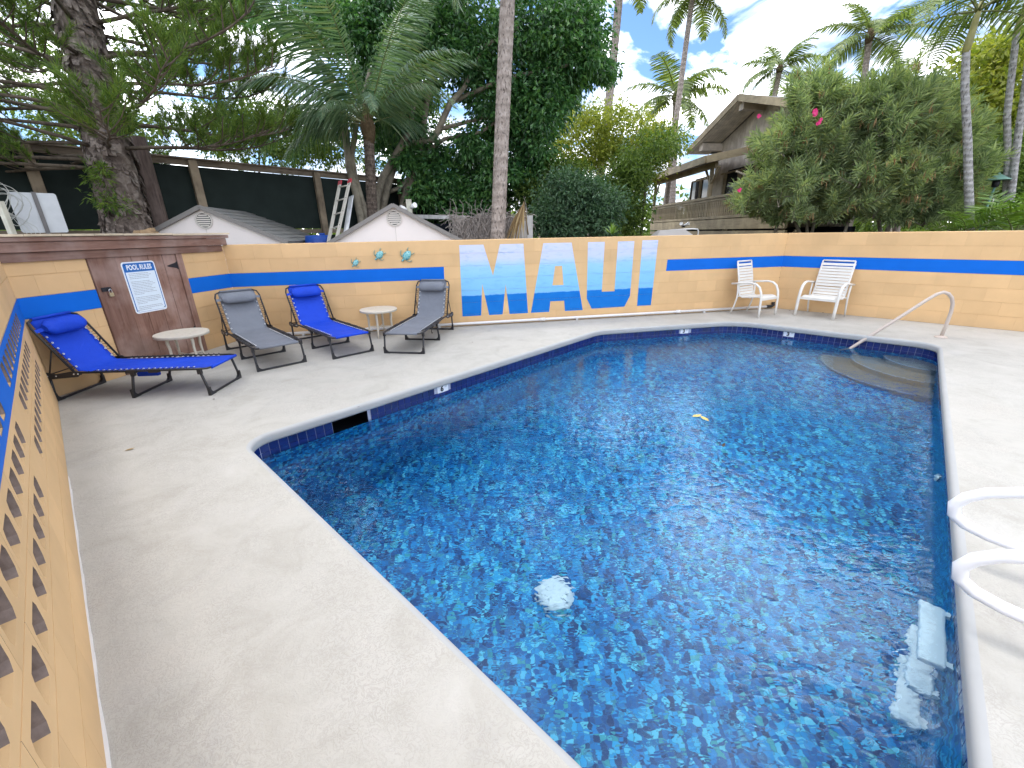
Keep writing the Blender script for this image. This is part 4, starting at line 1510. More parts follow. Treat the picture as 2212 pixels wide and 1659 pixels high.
# ------------------------------------------------------------------ garden sheds
M['shedwall'] = m_plain('shed_wall_plastic', (0.84, 0.765, 0.72), 0.6, 0.3, var=0.03, scale=2)
M['shedroof'] = m_plain('shed_roof_plastic', (0.235, 0.23, 0.22), 0.7, 0.3, var=0.1, scale=5)
M['shedtrim'] = m_plain('shed_trim_grey', (0.24, 0.225, 0.21), 0.65, 0.3, var=0.06)
M['vent'] = m_plain('vent_plastic', (0.66, 0.61, 0.55), 0.55, 0.3, var=0.03)
def make_shed(label, apex, gdir, rdir, half, rise, length, z_floor=-.06):
    """apex: front top of the roof; gdir: along the gable; rdir: along the ridge, away from us"""
    root = thing('garden_shed', label, 'garden shed', (apex.x, apex.y, z_floor))
    g_, r_ = Vector((gdir[0], gdir[1], 0)).normalized(), Vector((rdir[0], rdir[1], 0)).normalized()
    za = apex.z - z_floor
    hw = half - .10
    ze = za - rise * (hw / half) - .03
    wallf = MB().prism([(-hw, 0), (hw, 0), (hw, ze), (0, za - .035), (-hw, ze)], .05, .09, axes=(tuple(g_), (0, 0, 1), tuple(r_)))
    wallf.build('gable_wall', M['shedwall'], root)
    seam = MB().prism([(-.006, 0), (.006, 0), (.006, za - .36), (-.006, za - .36)], .044, .05, axes=(tuple(g_), (0, 0, 1), tuple(r_)))
    seam.build('wall_seam', M['vent'], root)
    back = MB().prism([(-hw, 0), (hw, 0), (hw, ze), (0, za - .035), (-hw, ze)], length - .1, length - .06, axes=(tuple(g_), (0, 0, 1), tuple(r_)))
    back.build('rear_wall', M['shedwall'], root)
    for sg_ in (-1, 1):
        s_ = MB().prism([(.09, 0), (length - .1, 0), (length - .1, ze - .02), (.09, ze - .02)], hw - .04, hw, axes=(tuple(r_), (0, 0, 1), tuple(g_ * sg_)))
        s_.build('side_wall', M['shedwall'], root)
        sl = math.hypot(half, rise)
        dn = (g_ * sg_ * half + Vector((0, 0, -rise))) / sl
        up_ = dn.cross(r_) * (-1)
        if up_.z < 0: up_ = -up_
        rp = MB()
        A = Vector((0, 0, za))
        def P(u, l_, h): return A + dn * u + r_ * l_ + up_ * h
        rp.add([P(0, .02, -.03), P(sl, .02, -.03), P(sl, length, -.03), P(0, length, -.03), P(0, .02, 0), P(sl, .02, 0), P(sl, length, 0), P(0, length, 0)],
               [(0, 3, 2, 1), (4, 5, 6, 7), (0, 1, 5, 4), (1, 2, 6, 5), (2, 3, 7, 6), (3, 0, 4, 7)])
        panel = rp.build('roof_panel', M['shedroof'], root)
        # moulded shingle courses
        nc = 9
        for k in range(nc):
            u0, u1 = sl * k / nc, sl * (k + 1) / nc + .012
            c_ = MB()
            NS = 10
            V_ = []
            for q in range(NS + 1):
                l_ = .04 + (length - .06) * q / NS
                wv = .010 * math.sin(q * 2.3 + k * 1.7)
                V_ += [P(u0, l_, .002), P(min(sl, u1 + wv), l_, .016), P(min(sl, u1 + wv), l_, .0)]
            F_ = []
            for q in range(NS):
                a = q * 3
                F_ += [(a, a + 1, a + 4, a + 3), (a + 1, a + 2, a + 5, a + 4)]
            c_.add(V_, F_ if sg_ > 0 else [tuple(reversed(f)) for f in F_])
            c_.build('shingle_row', M['shedroof'], panel)
        # verge trim in short lengths
        nt = 5
        for k in range(nt):
            t_ = MB()
            u0, u1 = sl * k / nt + .003, sl * (k + 1) / nt
            V_ = [P(u0, -.03, -.052), P(u1, -.03, -.052), P(u1, .03, -.052), P(u0, .03, -.052), P(u0, -.03, .02), P(u1, -.03, .02), P(u1, .03, .02), P(u0, .03, .02)]
            t_.add(V_, [(0, 3, 2, 1), (4, 5, 6, 7), (0, 1, 5, 4), (1, 2, 6, 5), (2, 3, 7, 6), (3, 0, 4, 7)])
            t_.build('roof_trim', M['shedtrim'], root)
    vc = Vector((0, 0, za - .25)) + r_ * .047
    vt = MB()
    n_ = 24
    def V3(a, b, h): return vc + g_ * a + Vector((0, 0, b)) - r_ * h
    rs_ = [(.150, 0), (.150, .018), (.128, .020), (.122, .006)]
    for k in range(len(rs_)):
        for j in range(n_):
            an = 2 * math.pi * j / n_
            vt.v.append(tuple(V3(rs_[k][0] * math.cos(an), rs_[k][0] * math.sin(an), rs_[k][1])))
    for k in range(len(rs_) - 1):
        for j in range(n_):
            vt.f.append((k * n_ + j, k * n_ + (j + 1) % n_, (k + 1) * n_ + (j + 1) % n_, (k + 1) * n_ + j)); vt.m.append(0); vt.s.append(False)
    vo_ = vt.build('vent', M['vent'], root)
    d_ = MB().prism([(.122 * math.cos(2 * math.pi * j / n_), .122 * math.sin(2 * math.pi * j / n_)) for j in range(n_)], -.004, -.001, axes=(tuple(g_), (0, 0, 1), tuple(r_)), o=tuple(vc))
    d_.build('vent_opening', M['void'], vo_)
    for k in range(6):
        b = -.092 + .037 * k
        wv = math.sqrt(max(.0004, .120 ** 2 - b * b))
        s_ = MB().add([V3(-wv, b - .012, .018), V3(wv, b - .012, .018), V3(wv, b + .012, .012), V3(-wv, b + .012, .012), V3(-wv, b - .013, .012), V3(wv, b - .013, .012)],
                      [(0, 1, 2, 3), (4, 5, 1, 0)])
        s_.build('slat', M['vent'], vo_)
    return root
ap2 = at(848, 441, 8.05)
make_shed('pale shed gable with round vent standing directly behind the turtles', ap2, wdir, (-.19, .98), 1.36, .72, 2.6)
ap1 = at(430, 445, 7.7)
make_shed('pale shed behind the brown cabinet, its shingled roof side in view', ap1, (.985, .17), (-.17, .985), 1.42, .66, 2.7)

# ------------------------------------------------------------------ tall dark fence
M['screen'] = m_plain('dark_green_screen', (0.016, 0.024, 0.021), 0.75, 0.2, var=0.25, scale=3)
M['timber'] = m_wood('grey_brown_timber', (0.13, 0.095, 0.065), (0.30, 0.235, 0.165), stretch=(12, 12, 1.0), bump=0.35)
M['timber_h'] = m_wood('grey_rail_timber', (0.11, 0.085, 0.06), (0.26, 0.205, 0.15), stretch=(1.0, 1.0, 12), bump=0.35)
FA, FB = at(320, 338, 8.1), at(830, 387, 12.0)
fd_ = Vector((FB.x - FA.x, FB.y - FA.y, 0)).normalized()
fn_ = Vector((fd_.y, -fd_.x, 0))                   # towards the pool
FT = 3.06
f0 = Vector((FA.x, FA.y, 0)) - fd_ * 6.2
fence = thing('privacy_fence', 'tall dark green fence with brown timber posts behind the sheds', 'fence', f0, math.atan2(fd_.y, fd_.x))
def t_of(px, d):                                   # distance along the fence of a seen post
    q = at(px, 430, d)
    return (Vector((q.x, q.y, 0)) - f0).dot(fd_)
posts = [t_of(97, 7.0), t_of(437, 8.78), t_of(695, 10.65)]
posts = [posts[0] - 2.5] + posts + [posts[2] + 2.55, posts[2] + 5.1, posts[2] + 7.6]
end_t = posts[-1]
for a, b in zip(posts[:-1], posts[1:]):
    MB().box(((a + b) / 2, .06, (1.72 + FT - .12) / 2), (b - a - .01, .03, FT - .12 - 1.72)).build('panel', M['screen'], fence)
for t in posts:
    bevel(MB().box((t, -.055, FT / 2 - .01), (.155, .10, FT - .02)).build('post', M['timber'], fence), .006, 1)
for a, b in zip(posts[:-1], posts[1:]):
    MB().box(((a + b) / 2, .015, FT - .055), (b - a - .16 + .155, .04, .115)).build('top_rail', M['timber_h'], fence)
    MB().box(((a + b) / 2, .015, 1.655), (b - a, .045, .10)).build('bottom_rail', M['timber_h'], fence)
    MB().box(((a + b) / 2, .075, .76), (b - a - .01, .03, 1.60)).build('kick_board', M['screen'], fence)
MB().box((end_t / 2, .02, FT + .018), (end_t, .17, .03)).build('cap_rail', M['timber_h'], fence)
# pole standing behind the pine
pq = at(343, 470, 8.3)
M['poletimber'] = m_wood('reddish_pole_timber', (0.075, 0.050, 0.042), (0.19, 0.14, 0.12), stretch=(12, 12, 1.0), bump=0.35)
pole = thing('timber_pole', 'thick grey brown timber pole just right of the pine trunk', 'pole', (pq.x, pq.y, -.06))
MB().tube([(0, 0, 0), (.02, 0, 1.5), (.03, 0, 3.4)], [.135, .13, .125], 12).build('pole_shaft', M['poletimber'], pole)

# back of a road sign on a steel post
sq = at(84, 460, 6.3)
sgn = thing('sign_back', 'blank grey back of a metal sign on a steel post, beyond the cabinet', 'sign', (sq.x, sq.y, -.06))
vdir = Vector((sq.x, sq.y, 0)).normalized()
sx_ = Vector((vdir.y, -vdir.x, 0))
M['alu'] = m_plain('aluminium', (0.47, 0.48, 0.49), 0.42, 0.5, 0.55, var=0.06)
M['galv'] = m_plain('galvanised_post', (0.17, 0.16, 0.155), 0.6, 0.4, 0.3)
zs = at(84, 460, 6.3).z + .06
MB().prism([(p[0], p[1]) for p in round_rect(.50, .56, .03)], 0, .004, axes=(tuple(sx_), (0, 0, 1), tuple(vdir)), o=(0, 0, zs)).build('sign_plate', M['alu'], sgn)
MB().box((sx_ * .02 - vdir * .02) + Vector((0, 0, (zs + .29) / 2)), (.05, .03, zs + .29), Matrix.Rotation(math.atan2(sx_.y, sx_.x), 3, 'Z')).build('sign_post', M['galv'], sgn)
# white frame with a teal net at the far left and coils of wire
tq = at(8, 500, 5.6)
fr = thing('framed_board', 'pale post edging a teal board at the far left', 'board', (tq.x, tq.y, -.06))
M['teal'] = m_plain('teal_board', (0.02, 0.22, 0.25), 0.6, 0.3, var=0.4, scale=25)
M['palewood'] = m_wood('pale_post', (0.34, 0.33, 0.27), (0.55, 0.53, 0.44), bump=0.2)
MB().box((0.05, .05, 1.05), (.06, .06, 2.1)).build('post', M['palewood'], fr)
MB().box((-.26, .06, .95), (.50, .02, 1.35)).build('panel', M['teal'], fr)
M['wire'] = m_plain('pale_wire', (0.42, 0.42, 0.38), 0.5, 0.4, 0.3)
cq = at(4, 425, 5.9)
cw = thing('wire_coil', 'loose coil of pale wire hanging at the far left', 'wire coil', cq)
rng = random.Random(9)
for k in range(7):
    r_ = rng.uniform(.14, .30)
    ph = rng.uniform(-.5, .5)
    MB().tube([Vector((r_ * math.cos(a * .3) + rng.uniform(-.01, .01), .05 * math.sin(a * .6 + ph) + .03 * k - .1, r_ * .95 * math.sin(a * .3) - .06 * k * .4)) for a in range(22)], .0048, 5).build('wire_loop', M['wire'], cw)
for k in range(4):
    MB().tube([Vector((0, 0, -.2)), Vector((.10 + .05 * k, .02 * k, -.40)), Vector((.18 + .07 * k, .0, -.55 - .03 * k)), Vector((.22 + .07 * k, 0, -.78))], .004, 5).build('wire_tail', M['wire'], cw)

# ------------------------------------------------------------------ extension ladder, blue barrel, bits and pieces
M['ladder'] = m_plain('ladder_fibreglass', (0.50, 0.47, 0.41), 0.5, 0.4, var=0.08)
M['red'] = m_plain('red_cap', (0.38, 0.02, 0.035), 0.4, 0.4)
La, Lb = at(706, 540, 8.75), at(735, 392, 9.3)
Ra, Rb = at(724, 530, 8.6), at(756, 388, 9.15)
lx = thing('extension_ladder', 'pale extension ladder with red caps leaning beside the shed', 'ladder', (La.x, La.y, -.06))
dl_ = (Lb - La); dr_ = (Rb - Ra)
across = ((Ra - La) + (Rb - Lb)).normalized()
La0, Ra0 = La - dl_ * 1.25, Ra - dr_ * 1.25
nl = across.cross(dl_).normalized()
for a, b in ((La0, Lb), (Ra0, Rb)):
    rl = MB()
    rl.bar(a, b, .028, .082, up=across)
    rl.build('stile', M['ladder'], lx, True)
    cp_ = MB().bar(b - (b - a).normalized() * .10, b + (b - a).normalized() * .012, .034, .090, up=across)
    cp_.build('red_cap', M['red'], lx, True)
for k in range(10):
    t = .96 - .092 * k
    a, b = La0.lerp(Lb, t), Ra0.lerp(Rb, t)
    MB().tube([a, b + (b - a).normalized() * .028], .021, 8, flat=.7).build('rung', M['ladder'], lx, True)
    bt = MB()
    for off in (-.018, .018):
        q = b + (b - a).normalized() * .016 + (Rb - Ra).normalized() * off * .1 + nl * off
        bt.tube([q, q + (b - a).normalized() * .014], .008, 6)
    bt.build('rung_rivet', M['iron'], lx, True)
M['bladder'] = m_plain('bright_aluminium', (0.62, 0.63, 0.65), 0.32, 0.5, 0.5, var=0.05)
sb = MB()
oa, ob = at(741, 540, 8.75), at(759, 424, 9.2)
sb.bar(oa - (ob - oa) * 1.2, ob, .025, .13, up=across)
sb.build('lower_stile', M['bladder'], lx, True)
bq = at(688, 520, 9.2)
M['bluebin'] = m_plain('blue_bin_plastic', (0.012, 0.07, 0.36), 0.45, 0.4, var=0.12)
bn_ = thing('blue_barrel', 'blue plastic barrel partly hidden between the two sheds', 'barrel', (bq.x, bq.y, -.06))
MB().lathe([(.26, 0), (.29, .1), (.30, .5), (.29, .95), (.30, 1.0), (.29, 1.35), (.27, 1.52), (.25, 1.60), (.22, 1.61), (0, 1.61)], n=20).build('barrel_body', M['bluebin'], bn_)
MB().lathe([(.06, 0), (.06, .04), (0, .045)], (.12, -.05, 1.61), 12).build('bung_cap', M['bluebin'], bn_)
kq = at(316, 505, 6.9)
bx = thing('cardboard_scraps', 'torn brown cardboard lying at the foot of the pine', 'cardboard', kq)
M['card'] = m_plain('cardboard', (0.38, 0.26, 0.15), 0.85, 0.2, var=0.15)
for k, (dx, dz_, an) in enumerate(((0, .02, .3), (.09, .05, -.3), (-.08, .0, .6), (.16, .01, .1))):
    MB().box((dx, -.02 * k, dz_), (.12, .10, .05), Matrix.Rotation(an, 3, 'Y')).build('cardboard_flap', M['card'], bx)

# floodlight post right of the second shed
fp = at(884, 445, 9.6)
fl_ = thing('floodlight_post', 'short timber post with two white floodlights behind the shed roof', 'floodlight', (fp.x, fp.y, -.06))
MB().box((0, 0, (fp.z + .2) / 2), (.11, .11, fp.z + .2)).build('post', M['palewood'], fl_)
for sx, dz_ in ((-1, .0), (1, .05)):
    MB().tube([(sx * .05, -.06, fp.z + dz_ - .03), (sx * .10, -.10, fp.z + dz_), (sx * .17, -.16, fp.z + .02 + dz_)], [.03, .045, .06], 10).build('lamp', M['white'], fl_)

# heap of dry vines on a wire cage, grey boards, dead frond
hq = at(1055, 500, 9.1)
M['vine'] = m_plain('dry_vine', (0.33, 0.29, 0.26), 0.8, 0.2, var=0.35, scale=20)
M['thatch'] = m_wood('dry_thatch', (0.085, 0.070, 0.06), (0.33, 0.29, 0.255), stretch=(16, 16, 1.6), bump=0.8)
hx = thing('dry_vine_heap', 'grey heap of dry vines and roots spilling over behind the tall palm', 'vine heap', (hq.x, hq.y, -.06))
rng = random.Random(21)
core = MB()
core.box((0.02, .30, .95), (1.62, .5, 1.90))
core.build('packed_stems', M['thatch'], hx)
vn = MB()
for k in range(260):
    x = rng.uniform(-.85, .85)
    z0 = rng.uniform(1.45, 2.0)
    pts_ = [Vector((x, .03 + rng.uniform(-.04, .03), z0))]
    for q in range(4):
        pts_.append(pts_[-1] + Vector((rng.uniform(-.10, .10), rng.uniform(-.03, .02), -rng.uniform(.05, .16))))
    vn.tube(pts_, rng.uniform(.004, .009), 4, caps=False)
tag(vn.build('hanging_stems', M['vine'], hx), kind='stuff')
vt_ = MB()
for k in range(130):
    x = rng.uniform(-.85, .9)
    p = Vector((x, rng.uniform(0, .3), 1.88 + rng.uniform(0, .06)))
    d = Vector((rng.uniform(-1, 1), rng.uniform(-.6, .4), rng.uniform(-.1, .9)))
    pts_ = [p]
    for q in range(5):
        d = (d + Vector((rng.uniform(-.6, .6), rng.uniform(-.4, .3), rng.uniform(-.7, .35)))).normalized()
        pts_.append(pts_[-1] + d * rng.uniform(.05, .11))
    vt_.tube(pts_, [.008, .008, .007, .006, .005, .004], 4, caps=False)
tag(vt_.build('curling_stems', M['vine'], hx), kind='stuff')
gq = at(1139, 495, 8.7)
M['greyboard'] = m_wood('grey_weathered_board', (0.30, 0.29, 0.28), (0.52, 0.51, 0.49), stretch=(10, 10, 1.0), bump=0.3)
gb = thing('grey_post', 'pale grey weathered boards standing right of the vine heap', 'post', (gq.x, gq.y, -.06))
zt = at(1139, 466, 8.7).z + .06
MB().box((.055, 0, zt / 2), (.115, .10, zt)).build('post', M['greyboard'], gb)
MB().box((-.065, .05, zt / 2 - .05), (.12, .03, zt - .1)).build('board', M['greyboard'], gb)
MB().box((-.21, .07, zt / 2 - .1), (.15, .03, zt - .2)).build('board', M['greyboard'], gb)
lq = at(905, 468, 10.3)
lw = thing('low_rail', 'pale timber rail seen just above the right slope of the shed', 'rail', (lq.x, lq.y, lq.z))
MB().box((0, 0, 0), (2.3, .04, .09), Matrix.Rotation(rad(2), 3, 'Y')).build('rail_board', M['greyboard'], lw)
MB().box((0, .04, -.32), (2.3, .03, .30)).build('board', M['void'], lw)
for x_ in (-1.05, 0, 1.05):
    MB().box((x_, .05, -1.0), (.09, .09, 1.9)).build('post', M['greyboard'], lw)

# ------------------------------------------------------------------ house on the right
M['siding'] = m_wood('taupe_siding', (0.36, 0.30, 0.24), (0.50, 0.43, 0.35), stretch=(5, 5, .8), bump=0.15, rough=.7)
M['housetrim'] = m_wood('olive_trim_paint', (0.20, 0.155, 0.095), (0.31, 0.25, 0.155), stretch=(.9, .9, 6), bump=0.15, rough=.65)
M['soffit'] = m_wood('soffit_boards', (0.40, 0.345, 0.27), (0.56, 0.49, 0.39), stretch=(.8, .8, 6), bump=0.1)
M['roofing'] = m_plain('roof_shingle_grey', (0.17, 0.165, 0.16), 0.85, 0.2, var=0.25, scale=8, bump=0.5)
def mk_glass():
    t = NT('dark_window_glass')
    return t.bsdf((0.012, 0.016, 0.018), 0.06, 0.25)
M['glass'] = mk_glass()
AP, LE, RE = at(1597, 203, 16.5), at(1480, 322, 19.95), at(1843, 228, 12.05)
hdir = (Vector((RE.x - LE.x, RE.y - LE.y, 0))).normalized()    # along the gable, towards us
hin = Vector((-hdir.y, hdir.x, 0))                             # into the house
if hin.x < 0: hin = -hin
house = thing('house', 'taupe gabled house with a wooden balcony beyond the pool walls', 'house', (AP.x, AP.y, -.06))
hz = AP.z + .06
def hl(p): return Vector((p.x - AP.x, p.y - AP.y, 0)).dot(hdir)
lL, lR = hl(LE), hl(RE)
ze_l, ze_r = LE.z + .06, RE.z + .06
DEP = 9.0
for (l1, z1, nm) in ((lL, ze_l, 'l'), (lR, ze_r, 'r')):
    rf = MB()
    A_, B_ = Vector((0, 0, hz)), hdir * l1 + Vector((0, 0, z1))
    th = Vector((0, 0, .20))
    rf.add([A_ - th, B_ - th, B_ + hin * DEP - th, A_ + hin * DEP - th, A_ - Vector((0, 0, .02)), B_ - Vector((0, 0, .02)), B_ + hin * DEP - Vector((0, 0, .02)), A_ + hin * DEP - Vector((0, 0, .02))],
           [(4, 5, 6, 7) if l1 > 0 else (7, 6, 5, 4), (0, 1, 5, 4), (1, 2, 6, 5), (2, 3, 7, 6)])
    ro = rf.build('roof', M['roofing'], house)
    ba = MB()
    ba.bar(A_ - hin * .02 - Vector((0, 0, .11)), B_ - hin * .02 - Vector((0, 0, .11)), .05, .24)
    ba.build('bargeboard', M['housetrim'], ro)
    # soffit boards under the overhang, one by one
    nb = 9
    for k in range(nb):
        h0, h1 = 1.15 * k / nb + .01, 1.15 * (k + 1) / nb - .008
        so = MB()
        so.add([A_ + hin * h0 - th * 1.03, B_ + hin * h0 - th * 1.03, B_ + hin * h1 - th * 1.03, A_ + hin * h1 - th * 1.03,
                A_ + hin * h0 - th * 1.14, B_ + hin * h0 - th * 1.14, B_ + hin * h1 - th * 1.14, A_ + hin * h1 - th * 1.14],
               [(0, 1, 2, 3), (7, 6, 5, 4), (0, 4, 5, 1), (2, 6, 7, 3)])
        so.build('soffit_board', M['soffit'], ro)
# gable wall of upright boards
WB = 1.2
nbd = 34
x0_, x1_ = lL + .55, lR - .5
def roof_z(l):
    return hz - .24 - (hz - ze_l) * (l / lL) if l < 0 else hz - .24 - (hz - ze_r) * (l / lR)
for k in range(nbd):
    a, b = x0_ + (x1_ - x0_) * k / nbd + .009, x0_ + (x1_ - x0_) * (k + 1) / nbd - .009
    pts = [(a, .3), (b, .3), (b, roof_z(b)), (a, roof_z(a))]
    if a < 0 < b: pts = [(a, .3), (b, .3), (b, roof_z(b)), (0, roof_z(0)), (a, roof_z(a))]
    MB().prism(pts, WB, WB + .03, axes=(tuple(hdir), (0, 0, 1), tuple(hin))).build('siding_board', M['siding'], house)
MB().prism([(x0_, .2), (x1_, .2), (x1_, roof_z(x1_) - .01), (0, roof_z(0) - .01), (x0_, roof_z(x0_) - .01)], WB + .031, WB + .2, axes=(tuple(hdir), (0, 0, 1), tuple(hin))).build('wall', M['siding'], house)
MB().prism([(WB + .2, .2), (DEP - .6, .2), (DEP - .6, ze_l - .3), (WB + .2, ze_l - .3)], x0_, x0_ + .2, axes=(tuple(hin), (0, 0, 1), tuple(hdir))).build('wall', M['siding'], house)
for l in (0.0, lL + .8):
    z = roof_z(l) - .16
    MB().box(hdir * l + hin * .72 + Vector((0, 0, z)), (1.1, .26, .30), Matrix((hin, hdir, Vector((0, 0, 1)))).transposed()).build('purlin_end', M['siding'], house)

# balcony with its own little roof
PA, PBp = at(1411, 446, 23.0), at(1530, 426, 17.0)
bd_ = Vector((PBp.x - PA.x, PBp.y - PA.y, 0)).normalized()
bi_ = Vector((-bd_.y, bd_.x, 0))
if bi_.x < 0: bi_ = -bi_
bal = house
BOFF = Vector((PA.x - AP.x, PA.y - AP.y, 0))
zr = (PA.z + PBp.z) / 2 + .06
zf = at(1408, 480, 23).z + .06
BLn = 11.6
def bb(name, c0, c1, w, h, mat, parent=bal):
    return MB().bar(c0, c1, w, h).build(name, mat, parent)
def BP(t, z, i=0.0): return BOFF + bd_ * t + bi_ * i + Vector((0, 0, z))
bb('handrail', BP(-.1, zr - .04), BP(BLn, zr - .04), .16, .09, M['housetrim'])
bb('railing_bar', BP(-.1, zr - .14), BP(BLn, zr - .14), .06, .08, M['housetrim'])
bb('railing_bar', BP(-.1, zf + .02), BP(BLn, zf + .02), .06, .09, M['housetrim'])
nbal = 78
bal_me = MB().box((0, 0, 0), (.055, .035, zr - zf - .2)).mesh('baluster', M['housetrim'])
for k in range(nbal):
    q = BP(.12 + (BLn - .2) * k / nbal, (zr + zf - .1) / 2)
    put('baluster', bal_me, bal, q, (0, 0, math.atan2(bd_.y, bd_.x)))
bb('deck_beam', BP(-.15, zf - .24, .02), BP(BLn, zf - .24, .02), .08, .36, M['housetrim'])
bb('deck_beam', BP(-.15, zf - .55, .05), BP(BLn, zf - .55, .05), .08, .14, M['housetrim'])
MB().box(BP(BLn / 2, zf - .05, 1.1), (BLn, 2.1, .06), Matrix((bd_, bi_, Vector((0, 0, 1)))).transposed()).build('balcony_floor', M['housetrim'], bal)
zt_l, zt_r = at(1405, 384, 21.5).z + .06, at(1520, 353, 16).z + .06
zroof = 4.0
awl = at(1520, 353, 17.3)
tcor = Vector((awl.x - PA.x, awl.y - PA.y, 0)).dot(bd_)
for t in (-.05, 6.3, 11.4):
    bb('post', BP(t, zf - .1, .06), BP(t, zroof - .05, .06), .13, .13, M['housetrim'])
    for s in (-1, 1):
        if t + s * .55 > -.2:
            bb('knee_brace', BP(t, zroof - .72, .06), BP(t + s * .55, zroof - .12, .06), .07, .07, M['housetrim'])
bb('roof_beam', BP(-.3, zroof - .02, .06), BP(6.6, zroof - .02, .06), .12, .22, M['housetrim'])
ar = MB()
c = [BP(-.7, zroof + .10, -.55), BP(6.95, zroof + .10, -.55), BP(6.95, zroof + .52, 1.6), BP(-.7, zroof + .52, 1.6)]
ar.add(c + [p + Vector((0, 0, .05)) for p in c], [(0, 3, 2, 1), (4, 5, 6, 7), (0, 1, 5, 4), (1, 2, 6, 5), (2, 3, 7, 6), (3, 0, 4, 7)])
aro = ar.build('balcony_roof', M['roofing'], bal)
bb('fascia', BP(-.72, zroof + .11, -.58), BP(6.97, zroof + .11, -.58), .05, .26, M['housetrim'], aro)
bb('fascia', BP(-.72, zroof + .11, -.555), BP(-.72, zroof + .50, 1.6), .05, .26, M['housetrim'], aro)
bb('fascia', BP(6.97, zroof + .11, -.555), BP(6.97, zroof + .50, 1.6), .05, .26, M['housetrim'], aro)
# sliding doors and windows behind the balcony
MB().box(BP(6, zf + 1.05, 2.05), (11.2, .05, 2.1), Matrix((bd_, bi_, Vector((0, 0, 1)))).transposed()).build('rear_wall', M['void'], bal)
for k in range(9):
    t = .6 + 1.22 * k
    wf = MB()
    for dt in (-.53, .53):
        wf.bar(BP(t + dt, zf + .1, 1.98), BP(t + dt, zf + 2.0, 1.98), .07, .06)
    for z in (.12, 2.0):
        wf.bar(BP(t - .53, zf + z, 1.98), BP(t + .53, zf + z, 1.98), .06, .07)
    wo = wf.build('window', M['housetrim'], bal)
    MB().box(BP(t, zf + 1.05, 2.0), (1.02, .012, 1.84), Matrix((bd_, bi_, Vector((0, 0, 1)))).transposed()).build('pane', M['glass'], wo)
for t in (1.5, 7.5, 11):
    bb('support_post', BP(t, 0, .3), BP(t, zf - .3, .3), .14, .14, M['housetrim'])
    bb('knee_brace', BP(t, zf - 1.1, .3), BP(t + .7, zf - .5, .3), .08, .08, M['housetrim'])
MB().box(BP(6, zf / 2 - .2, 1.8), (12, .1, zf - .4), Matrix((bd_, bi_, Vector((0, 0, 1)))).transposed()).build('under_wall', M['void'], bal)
fq = at(1476, 488, 17.5)
fo = thing('floodlight', 'small twin floodlight fixed to the balcony beam', 'floodlight', fq)
for s in (-1, 1):
    MB().tube([(0, 0, 0), (s * .09, -.08, .05), (s * .16, -.16, .09)], [.03, .05, .075], 10).build('lamp', M['white'], fo)
MB().lathe([(.07, -.06), (.07, .02), (0, .03)], n=12).build('mount', M['iron'], fo)

# grey cover and white pipe seen over the wall below the balcony
cq_ = at(1462, 508, 10.4)
M['cover'] = m_plain('grey_cover_cloth', (0.33, 0.31, 0.29), 0.8, 0.2, var=0.1, scale=4)
cvr = thing('covered_grill', 'grey cloth cover peaking just above the MAUI wall', 'covered grill', (cq_.x, cq_.y, -.06))
zc_ = at(1462, 498, 10.4).z + .06
MB().add([(-.68, -.3, zc_ - .25), (.52, -.3, zc_ - .25), (.52, .5, zc_ - .25), (-.68, .5, zc_ - .25), (-.42, 0, zc_ + .015), (.18, 0, zc_ + .03), (-.42, .2, zc_ + .015), (.18, .2, zc_ + .03),
          (-.70, -.32, .3), (.54, -.32, .3), (.54, .52, .3), (-.70, .52, .3)],
         [(0, 1, 5, 4), (1, 2, 7, 5), (2, 3, 6, 7), (3, 0, 4, 6), (4, 5, 7, 6), (8, 9, 1, 0), (9, 10, 2, 1), (10, 11, 3, 2), (11, 8, 0, 3)]).build('cover', M['cover'], cvr)
for x_ in (-.5, .35):
    MB().tube([(x_, .1, 0), (x_, .1, .4)], .02, 6).build('leg', M['iron'], cvr)
wpq = at(1500, 508, 10.8)
wpp = thing('white_pipe', 'white bent pipe above the wall below the balcony', 'pipe', (wpq.x, wpq.y, -.06))
zw = at(1500, 496, 10.8).z + .06
MB().tube([(-.9, .1, zw - .02), (-.1, 0, zw + .02), (.06, 0, zw + .01), (.09, 0, zw - .03), (.09, 0, .0)], .018, 8).build('pipe_run', M['pvc'], wpp)

# ------------------------------------------------------------------ raised bed behind the right wall
bq0, bq1 = v2(PC), v2(PR2)
nrw = Vector((-dirRW.y, dirRW.x))
if nrw.dot(v2(PC) - cen) < 0: nrw = -nrw
bed = MB()
p0, p1 = bq0 + nrw * .20 - dirRW * .6, bq1 + nrw * .20
p2, p3 = bq1 + nrw * 7, bq0 + nrw * 5 - dirRW * .6
NX, NYY = 24, 14
rng = random.Random(4)
for i in range(NX + 1):
    for j in range(NYY + 1):
        q = (p0.lerp(p1, i / NX)).lerp(p3.lerp(p2, i / NX), j / NYY)
        bed.v.append((q.x, q.y, 1.33 + rng.uniform(-.03, .04) if 0 < j < NYY else (1.33 if j == 0 else -.05)))
for i in range(NX):
    for j in range(NYY):
        a = i * (NYY + 1) + j
        bed.f.append((a, a + NYY + 1, a + NYY + 2, a + 1)); bed.m.append(0); bed.s.append(True)
bo = bed.build('planting_bed', M['soil'])
tag(bo, kind='structure')

